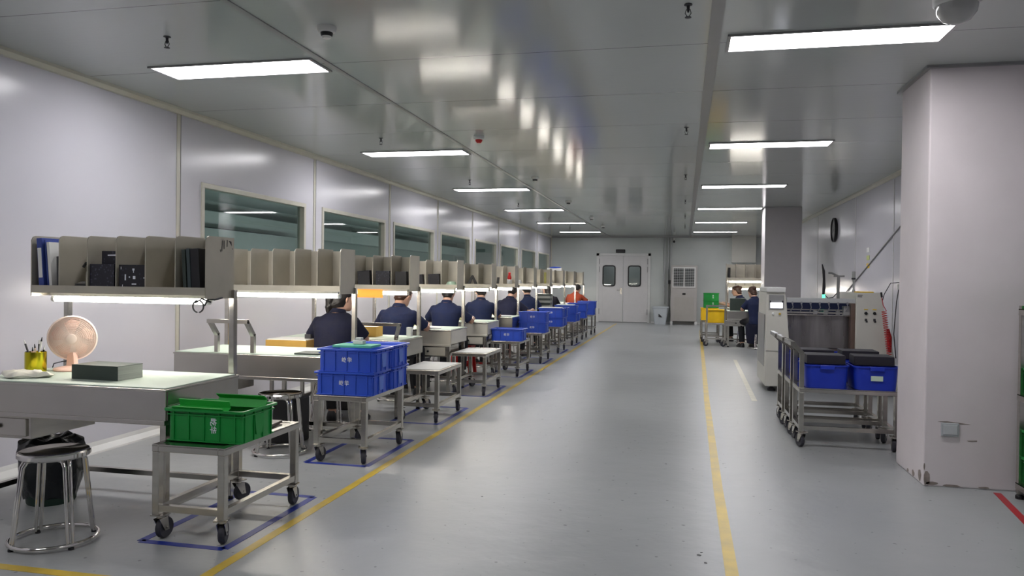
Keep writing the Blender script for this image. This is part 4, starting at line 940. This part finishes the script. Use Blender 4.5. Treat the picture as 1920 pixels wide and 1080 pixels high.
# ================================================================== RIGHT SIDE: MACHINE
t = thing('processing_machine', 'Large cream machine with two cabinets and a roller feed, beside the right wall', 'machine', (0, 0, 0))
mx0, my0 = 1.0, 9.95
b = MB(); b.loft([[(.99, my0, .07), (1.30, my0, .07), (1.30, 11.0, .07), (.99, 11.0, .07)], [(.99, my0, .42), (1.285, my0, .42), (1.285, 11.0, .42), (.99, 11.0, .42)], [(1.0, my0 + .05, 1.12), (1.235, my0 + .05, 1.12), (1.235, 11.0, 1.12), (1.0, 11.0, 1.12)], [(1.0, my0 + .06, 1.23), (1.215, my0 + .06, 1.23), (1.215, 11.0, 1.23), (1.0, 11.0, 1.23)]])
lc = b.build('left_cabinet', CREAMP, t); mm = lc.modifiers.new('b', 'BEVEL'); mm.width = .008; mm.segments = 2
MB().box(.995, 1.225, my0 + .03, 10.9, 1.23, 1.29, .01).build('cabinet_lid', WHITEP, t)
MB().box(.993, 1.29, my0 - .002, my0 + .004, .505, .510).build('panel_seam', TRIMG, lc)
b = MB(); b.box(1.03, 1.20, my0 + .028, my0 + .05, 1.02, 1.20, .006); sf = b.build('screen_frame', TRIMG, lc)
MB().box(1.045, 1.185, my0 + .018, my0 + .03, 1.035, 1.10, .003).build('screen', ESCREEN, sf)
b = MB(); b.box(1.035, 1.05, my0 + .015, my0 + .03, 1.105, 1.125); b.box(1.18, 1.195, my0 + .015, my0 + .03, 1.105, 1.125); b.build('clip', BLACK, sf)
for x, m_ in ((1.075, WHITE), (1.155, mat('amber_button', (.5, .35, .05, 1), .4, noise=.05))): MB().lathe([(.014, 0), (.014, .012), (.010, .016)], 14, (x, my0 + .03, .965), (PI / 2, 0, 0)).build('push_button', m_, lc, True)
MB().box(.985, .993, 10.1, 10.9, .30, .95, .002).build('side_vent', TRIMG, lc)
# right cabinet: slanted edge
b = MB(); b.prism([(2.02, .07), (2.50, .07), (2.46, .45), (2.29, 1.24), (2.02, 1.24)], my0 - .02, 10.95); rc = b.build('right_cabinet', CREAMP, t); mm = rc.modifiers.new('b', 'BEVEL'); mm.width = .008; mm.segments = 2
for x in (2.13, 2.225):
    MB().box(x - .022, x + .022, my0 - .024, my0 - .019, 1.035, 1.045).build('yellow_label', YELLOW, rc)
    MB().lathe([(.018, 0), (.018, .012), (.012, .018)], 14, (x, my0 - .02, .995), (PI / 2, 0, 0)).build('rotary_switch', BLACK, rc, True)
    b = MB(); b.box(x - .012, x + .014, my0 - .026, my0 - .019, .90, .93); b.box(x, x + .02, my0 - .026, my0 - .019, .885, .905); b.build('pictogram', DARK, rc)
b = MB(); b.box(2.035, 2.09, my0 - .022, my0 - .019, 1.205, 1.213); b.box(2.035, 2.085, my0 - .022, my0 - .019, 1.185, 1.195); b.build('maker_plate', DARK, rc)
o = MB().box(-.10, .10, -.06, .06, 0, .012, .003).build('yellow_notebook', YELLOW, None); o.location = (2.15, 10.15, 1.2405); tag(o, 'Yellow pad lying on top of the right machine cabinet', 'pad')
b = MB(); b.box(1.235, 2.02, my0 + .02, my0 + .10, 1.11, 1.165, .004); b.build('top_beam', PIPE, t)
b = MB(); b.box(1.25, 2.02, my0 + .30, 10.9, .30, 1.10); b.build('inner_housing', mat('dark_blue_enamel', (.012, .018, .06, 1), .4, noise=.1), t)
for z, r in ((.985, .014), (1.02, .009), (.955, .011)): MB().tube([(1.25, my0 + .12, z), (2.0, my0 + .12, z)], r, 12).build('feed_rod', CHROME, t, True)
for i in range(7):
    x = 1.30 + i * .105; b = MB(); b.tube([(x, my0 + .05, 1.11), (x + .012, my0 + .045, 1.05), (x - .015 + .01 * (i % 3), my0 + .10, .99)], .006, 6); b.box(x - .009, x + .009, my0 + .01, my0 + .03, 1.09, 1.12); b.build('air_hose', mat('grey_hose', (.25, .25, .27, 1), .4, noise=.05), t)
for x in (1.58, 1.70, 1.84): MB().box(x - .02, x + .02, my0 + .09, my0 + .15, .965, 1.01, .004).build('rod_clamp', TRIMG, t)
MB().box(1.90, 1.99, my0 + .08, my0 + .2, .96, 1.07, .006).build('motor_box', TRIMG, t)
MB().box(1.25, 1.99, my0 + .16, my0 + .17, .55, .945).build('feed_sheet', DSHEET, t)
MB().box(1.97, 2.02, my0 + .02, my0 + .14, .35, 1.11, .003).build('side_plate', mat('brown_anodised', (.16, .11, .09, 1), .4, .5, noise=.08), t)
b = MB(); b.box(1.24, 2.02, my0 - .10, my0 + .16, .50, .545, .003); b.build('infeed_table', mat('dark_brown_table', (.05, .035, .03, 1), .4, noise=.1), t)
MB().box(1.29, 2.02, my0 + .05, 10.9, .12, .30).build('base_frame', DARK, t)
for x, y in ((1.08, 10.1), (1.2, 10.85), (2.1, 10.1), (2.45, 10.85), (1.1, 10.8), (2.45, 10.1)): MB().lathe([(.045, 0), (.05, .01), (.05, .03), (.02, .04), (.02, .10)], 14, (x, y, 0)).build('levelling_foot', RUBBER, t, True)
b = MB(); b.bar((1.90, 10.4, 1.10), (1.90, 10.4, 1.44), .035); b.bar((1.84, 10.4, 1.44), (1.97, 10.4, 1.44), .04, .02); b.tube([(1.90, 10.4, 1.44), (1.82, 10.4, 1.48), (1.78, 10.4, 1.48)], .012, 8); b.build('monitor_arm', TRIMG, t)
b = MB(); b.prism([(1.695, 1.585), (1.705, 1.585), (1.735, 1.50), (1.745, 1.30), (1.735, 1.21), (1.705, 1.21), (1.71, 1.40)], 10.14, 10.60)
for v in b.bm.verts: v.co.x += (v.co.y - 10.37) * .16
b.build('monitor', BLACK, t)
MB().tube([(1.73, 10.4, 1.22), (1.78, 10.4, 1.16), (1.84, 10.4, 1.17), (1.90, 10.4, 1.24)], .006, 6).build('monitor_cable', BLACK, t)
MB().box(1.685, 1.715, 10.2, 10.24, 1.165, 1.215).build('indicator_lamp', EGREEN, t)
t = thing('air_gun_holder', 'Small pale holder standing on the top of the right machine cabinet', 'holder', (2.10, 10.5, 1.2405)); MB().lathe([(.02, 0), (.02, .02), (.008, .04), (.012, .12), (.022, .16), (.024, .26), (.02, .26)], 12).build('holder_stem', PIPE, t, True); MB().lathe([(.024, .16), (.026, .165), (.024, .18)], 12).build('holder_ring', DARK, t)
# coil hose, wall sockets and cables on the right wall
b = MB(); pts = []
P0, P1 = Vector((2.40, 9.72, 1.20)), Vector((2.62, 9.60, .42))
pts += [(2.27, 9.80, 1.20), (2.285, 9.78, 1.10)]
N = 220
for k in range(N):
    u = k / (N - 1); c = Vector((2.30, 9.80, 1.03)).lerp(Vector((2.375, 9.80, .45)), u); a = k * .62; pts.append(c + Vector((.026 * math.cos(a), .026 * math.sin(a), 0)))
b.tube(pts, .0045, 6); t = thing('air_hose_set', 'Red coiled air hose hanging beside the machine right cabinet', 'hose', (0, 0, 0)); b.build('coiled_hose', mat('red_hose', (.45, .02, .03, 1), .35, noise=.05), t, True)
MB().tube([(2.265, 9.80, 1.25), (2.275, 9.80, 1.19)], .012, 10).build('hose_nozzle', BLACK, t)
b = MB(); b.tube([(2.355, 9.84, .82), (2.37, 9.84, .72), (2.38, 9.84, .55)], [.015, .03, .02], 10); b.build('hose_bundle', RED, t, True)
t = thing('socket_box', 'Grey socket box with plug and cable on the right wall beside the near column', 'socket', (XR, 10.45, 1.32)); MB().box(-.05, 0, -.07, .07, -.06, .08, .005).build('box_body', PIPE, t); MB().box(-.09, -.05, .03, .07, -.04, .03, .004).build('plug', WHITE, t)
b = MB(); b.tube([(-.07, .05, -.04), (-.09, .06, -.2), (-.13, .0, -.6), (-.10, 0, -.9)], .006, 6); b.tube([(-.06, .05, .05), (-.14, .15, .04), (-.2, .2, -.1), (-.25, .25, -.35)], .005, 6); b.build('cable', BLACK, t)
o = MB().box(XR - .02, XR, 10.44, 10.47, 1.41, H - .05).build('cable_conduit', TRIMG); tag(o, 'Vertical grey conduit above the socket box on the right wall', 'conduit')
t = thing('equipment_cabinet', 'Narrow grey cabinet between the machine and the near column on the right wall', 'cabinet', (XR - .05, 9.3, 0)); MB().box(-.13, 0, -.35, .35, .02, 1.02, .01).build('cabinet_body', mat('dark_grey_paint', (.14, .145, .16, 1), .45, noise=.05), t)
MB().box(-.135, -.13, -.30, -.0, .1, .95, .002).build('cabinet_door', mat('mid_grey_paint', (.22, .23, .25, 1), .45, noise=.05), t)
o = MB().tube([(XR - .012, 10.3, 2.2), (XR - .012, 13.95, 1.22)], .009, 8).build('diagonal_cable', TRIMG); tag(o, 'Grey cable running diagonally across the right wall behind the machine', 'cable')
for i, (y, z) in enumerate(((12.5, 1.62), (12.5, 1.74), (12.5, 1.86))):
    o = MB().box(XR - .004, XR, y - .09, y + .09, z - .035, z + .035).build('wall_tag', (YELLOW, mat('yellow_green_tag', (.45, .50, .20, 1), .6, noise=.05), WHITE)[i]); tag(o, '%s tag on the right wall beside the diagonal cable' % ('Lower yellow', 'Middle yellow-green', 'Top white')[i], 'tag', 'wall tags')
t = thing('wall_clock', 'Round wall clock with black rim on the right wall above the machine', 'clock', (XR, 15.1, 2.33)); t.rotation_euler = (0, -PI / 2, 0)
MB().lathe([(.20, 0), (.225, .01), (.225, .05), (.205, .055), (.2, .035)], 40).build('clock_rim', BLACK, t, True); MB().lathe([(.2, .03), (.01, .031)], 40).build('clock_face', WHITE, t)
b = MB(); b.bar((0, 0, .036), (.10, .02, .036), .012, .003); b.bar((0, 0, .039), (-.05, .12, .039), .008, .003); b.build('clock_hands', BLACK, t)
b = MB()
for k in range(12):
    a = k * PI / 6; b.bar((.165 * math.cos(a), .165 * math.sin(a), .034), (.185 * math.cos(a), .185 * math.sin(a), .034), .008, .003)
b.build('hour_marks', BLACK, t)
t = thing('wall_socket', 'Grey double socket plate low on the front of the near column', 'socket', (1.735, 5.62, .385)); MB().box(-.055, .055, -.014, 0, -.045, .045, .006).build('plate', mat('grey_socket_plastic', (.42, .44, .46, 1), .4, noise=.03), t); MB().box(-.043, .043, -.018, -.013, -.033, .033, .004).build('socket_insert', mat('light_socket_plastic', (.5, .52, .54, 1), .4, noise=.03), t)

# ================================================================== RACK AT THE RIGHT EDGE
t = thing('storage_rack', 'Stainless rack of green crates at the right edge in front of the near column', 'rack', (2.07, 5.02, 0))
for x in (.02, .58):
    for y in (.02, .42): lg = MB().box(x - .019, x + .019, y - .019, y + .019, .03, 1.22, .003).build('post', STEEL, t); MB().lathe([(.026, 0), (.026, .02), (.012, .032)], 12, (x, y, 0)).build('foot', BLACK, lg)
for z in (.10, .66, 1.20):
    b = MB(); b.box(0, .60, 0, .44, z - .006, z); b.box(0, .60, -.0, .02, z - .04, z); b.box(0, .60, .42, .44, z - .04, z); b.box(0, .02, .02, .42, z - .04, z); b.box(.58, .6, .02, .42, z - .04, z); b.build('shelf', STEEL, t)
for i, (z, lab) in enumerate(((.1005, 'bottom shelf'), (.6605, 'middle shelf'), (1.2005, 'top shelf'), (.2695, 'bottom shelf, upper one'))):
    c = copy_tree(gc); c.location = (2.297, 5.265, z); c.rotation_euler = (0, 0, 0); c.scale = (.9, .98, 1); c['label'] = 'Green ribbed crate on the %s of the right edge rack' % lab; c['group'] = 'green crates on the rack'

# ================================================================== FAR RIGHT BENCH AND CRATES
rb = copy_tree(bl); rb.location = (1.50, 17.0, 0); rb['label'] = 'Stainless workbench with raised lit shelf on the far right side'; del rb['group']
for ch in rb.children:
    if ch.name.startswith(('shelf', 'light_fixture')): ch.location.z = .17
    if ch.name.startswith('post'): ch.location.z = .17
rb2 = copy_tree(bl); rb2.location = (1.62, 18.75, 0); rb2['label'] = 'Second lit workbench behind the far right one, near the back wall'; del rb2['group']
board_stack(1.09, 16.76, ZB, .30, .22, 1, .26, 'Tall dark green board stack on the far right workbench', 0)
shelf_box(1.50 - .63 + .07, 17.02, .04, .2, .24, BLACK, 'Black folder in the first compartment of the far right shelf', 'folder', 'folder', z=1.4215)
yc = make_crate(YELLOW, 'Yellow crate on the handled trolley beside the far right workbench', .40, .5, .27, text=False, tcol=YELLOW)
yt = copy_tree(th); yt.location = (.66, 16.62, 0); yt.rotation_euler = (0, 0, 0); yt['label'] = 'Handled trolley carrying the yellow crate beside the far right workbench'
yc.location = (.66, 17.0, .491)
yt2 = copy_tree(tro); yt2.location = (.58, 17.75, 0); yt2['label'] = 'Trolley with yellow and green crates behind the yellow crate trolley'; yt2['group'] = 'far right trolleys'; yt['group'] = 'far right trolleys'
yc2 = copy_tree(yc); yc2.location = (.57, 18.05, .491); yc2['label'] = 'Yellow crate under the green ones on the rear far right trolley'; yc['group'] = yc2['group'] = 'yellow crates'
for i in range(2):
    c = copy_tree(gc); c.location = (.60, 18.0, .762 + i * .1685); c.rotation_euler = (0, 0, 0); c.scale = (.75, .9, 1); c['label'] = 'Green crate on the rear far right trolley, %s' % ('lower of two', 'upper of two')[i]; c['group'] = 'green crates far right'
gc['group'] = 'green crates'
# ================================================================== BACK WALL THINGS
t = thing('air_cooler', 'Tall grey-white cabinet air cooler against the back wall', 'air cooler', (0, YB - .02, 0))
b = MB(); b.box(-.41, .40, -.42, 0, .10, 1.86, .015); b.build('cooler_body', mat('cooler_grey_paint', (.40, .38, .36, 1), .4, noise=.02), t)
b = MB(); b.box(-.41, -.34, -.425, -.02, 0, .10); b.box(.33, .40, -.425, -.02, 0, .10); b.build('cooler_foot', WHITEP, t)
for x0, x1 in ((-.32, -.02), (.01, .31)):
    gr = MB().box(x0, x1, -.428, -.421, 1.20, 1.76).build('grille_recess', BLACK, t)
    b = MB()
    for i in range(11): b.box(x0, x1, -.44, -.428, 1.215 + i * .05, 1.228 + i * .05)
    for i in range(4): b.box(x0 + .04 + i * .07, x0 + .046 + i * .07, -.436, -.428, 1.20, 1.76)
    b.build('louvre', PIPE, gr)
b = MB(); b.box(-.36, .35, -.44, -.42, 1.76, 1.80); b.box(-.36, .35, -.44, -.42, 1.16, 1.20)
for x in (-.36, -.02, .31): b.box(x, x + .035, -.44, -.42, 1.20, 1.76)
b.build('grille_frame', WHITEP, t); MB().box(-.05, .05, -.43, -.42, .93, .99, .004).build('display', BLACK, t)
MB().box(-.30, .30, -.424, -.419, .16, .86, .002).build('lower_panel', mat('cooler_panel', (.38, .36, .33, 1), .4, noise=.02), t)
t = thing('plastic_tub', 'Large white square waste tub with a dark mark beside the air cooler', 'bin', (-.72, YB - .42, 0))
MB().loft([rrect(.34, .34, .04, 0, 4), rrect(.48, .44, .05, .52, 4), rrect(.53, .48, .05, .52, 4), rrect(.53, .48, .05, .55, 4), rrect(.46, .42, .04, .55, 4), rrect(.32, .32, .03, .02, 4)]).build('tub_body', mat('pale_blue_plastic', (.48, .52, .55, 1), .45, noise=.03), t, True)
b = MB(); b.prism([(-.05, .24), (.0, .22), (.0, .30), (-.05, .33)], -.215, -.205); b.prism([(.0, .22), (.07, .22), (.0, .30)], -.215, -.205); o = b.build('tub_emblem', DARK, t)
for i, x in enumerate((-.62, -.51, -.43)):
    b = MB(); z0 = (.62, .55, 1.40)[i]; b.tube([(x, YB - .045, z0), (x, YB - .045, H - .0505)], .022, 12); 
    for z in (1.0, 1.8, 2.5):
        if z > z0: b.box(x - .03, x + .03, YB - .05, YB, z - .012, z + .012)
    o = b.build('wall_pipe', PIPE, None, True); tag(o, '%s vertical grey pipe between the double door and air cooler' % ('Left', 'Middle', 'Right')[i], 'pipe', 'wall pipes')
t = thing('switch_box', 'Small black switch box on the right pipe beside the air cooler', 'switch', (-.45, YB - .10, 1.33)); MB().box(-.05, .05, -.04, .04, -.06, .06, .006).build('box_body', BLACK, t); MB().tube([(0, 0, -.06), (.02, .0, -.3), (.0, 0, -.7), (.04, .02, -1.25)], .008, 6).build('switch_cable', BLACK, t)
del_ = [o for o in bpy.data.objects if o.type == 'EMPTY' and not o.children and not o.parent and o.get('label') == 'x']
for o in del_: bpy.data.objects.remove(o)
# END
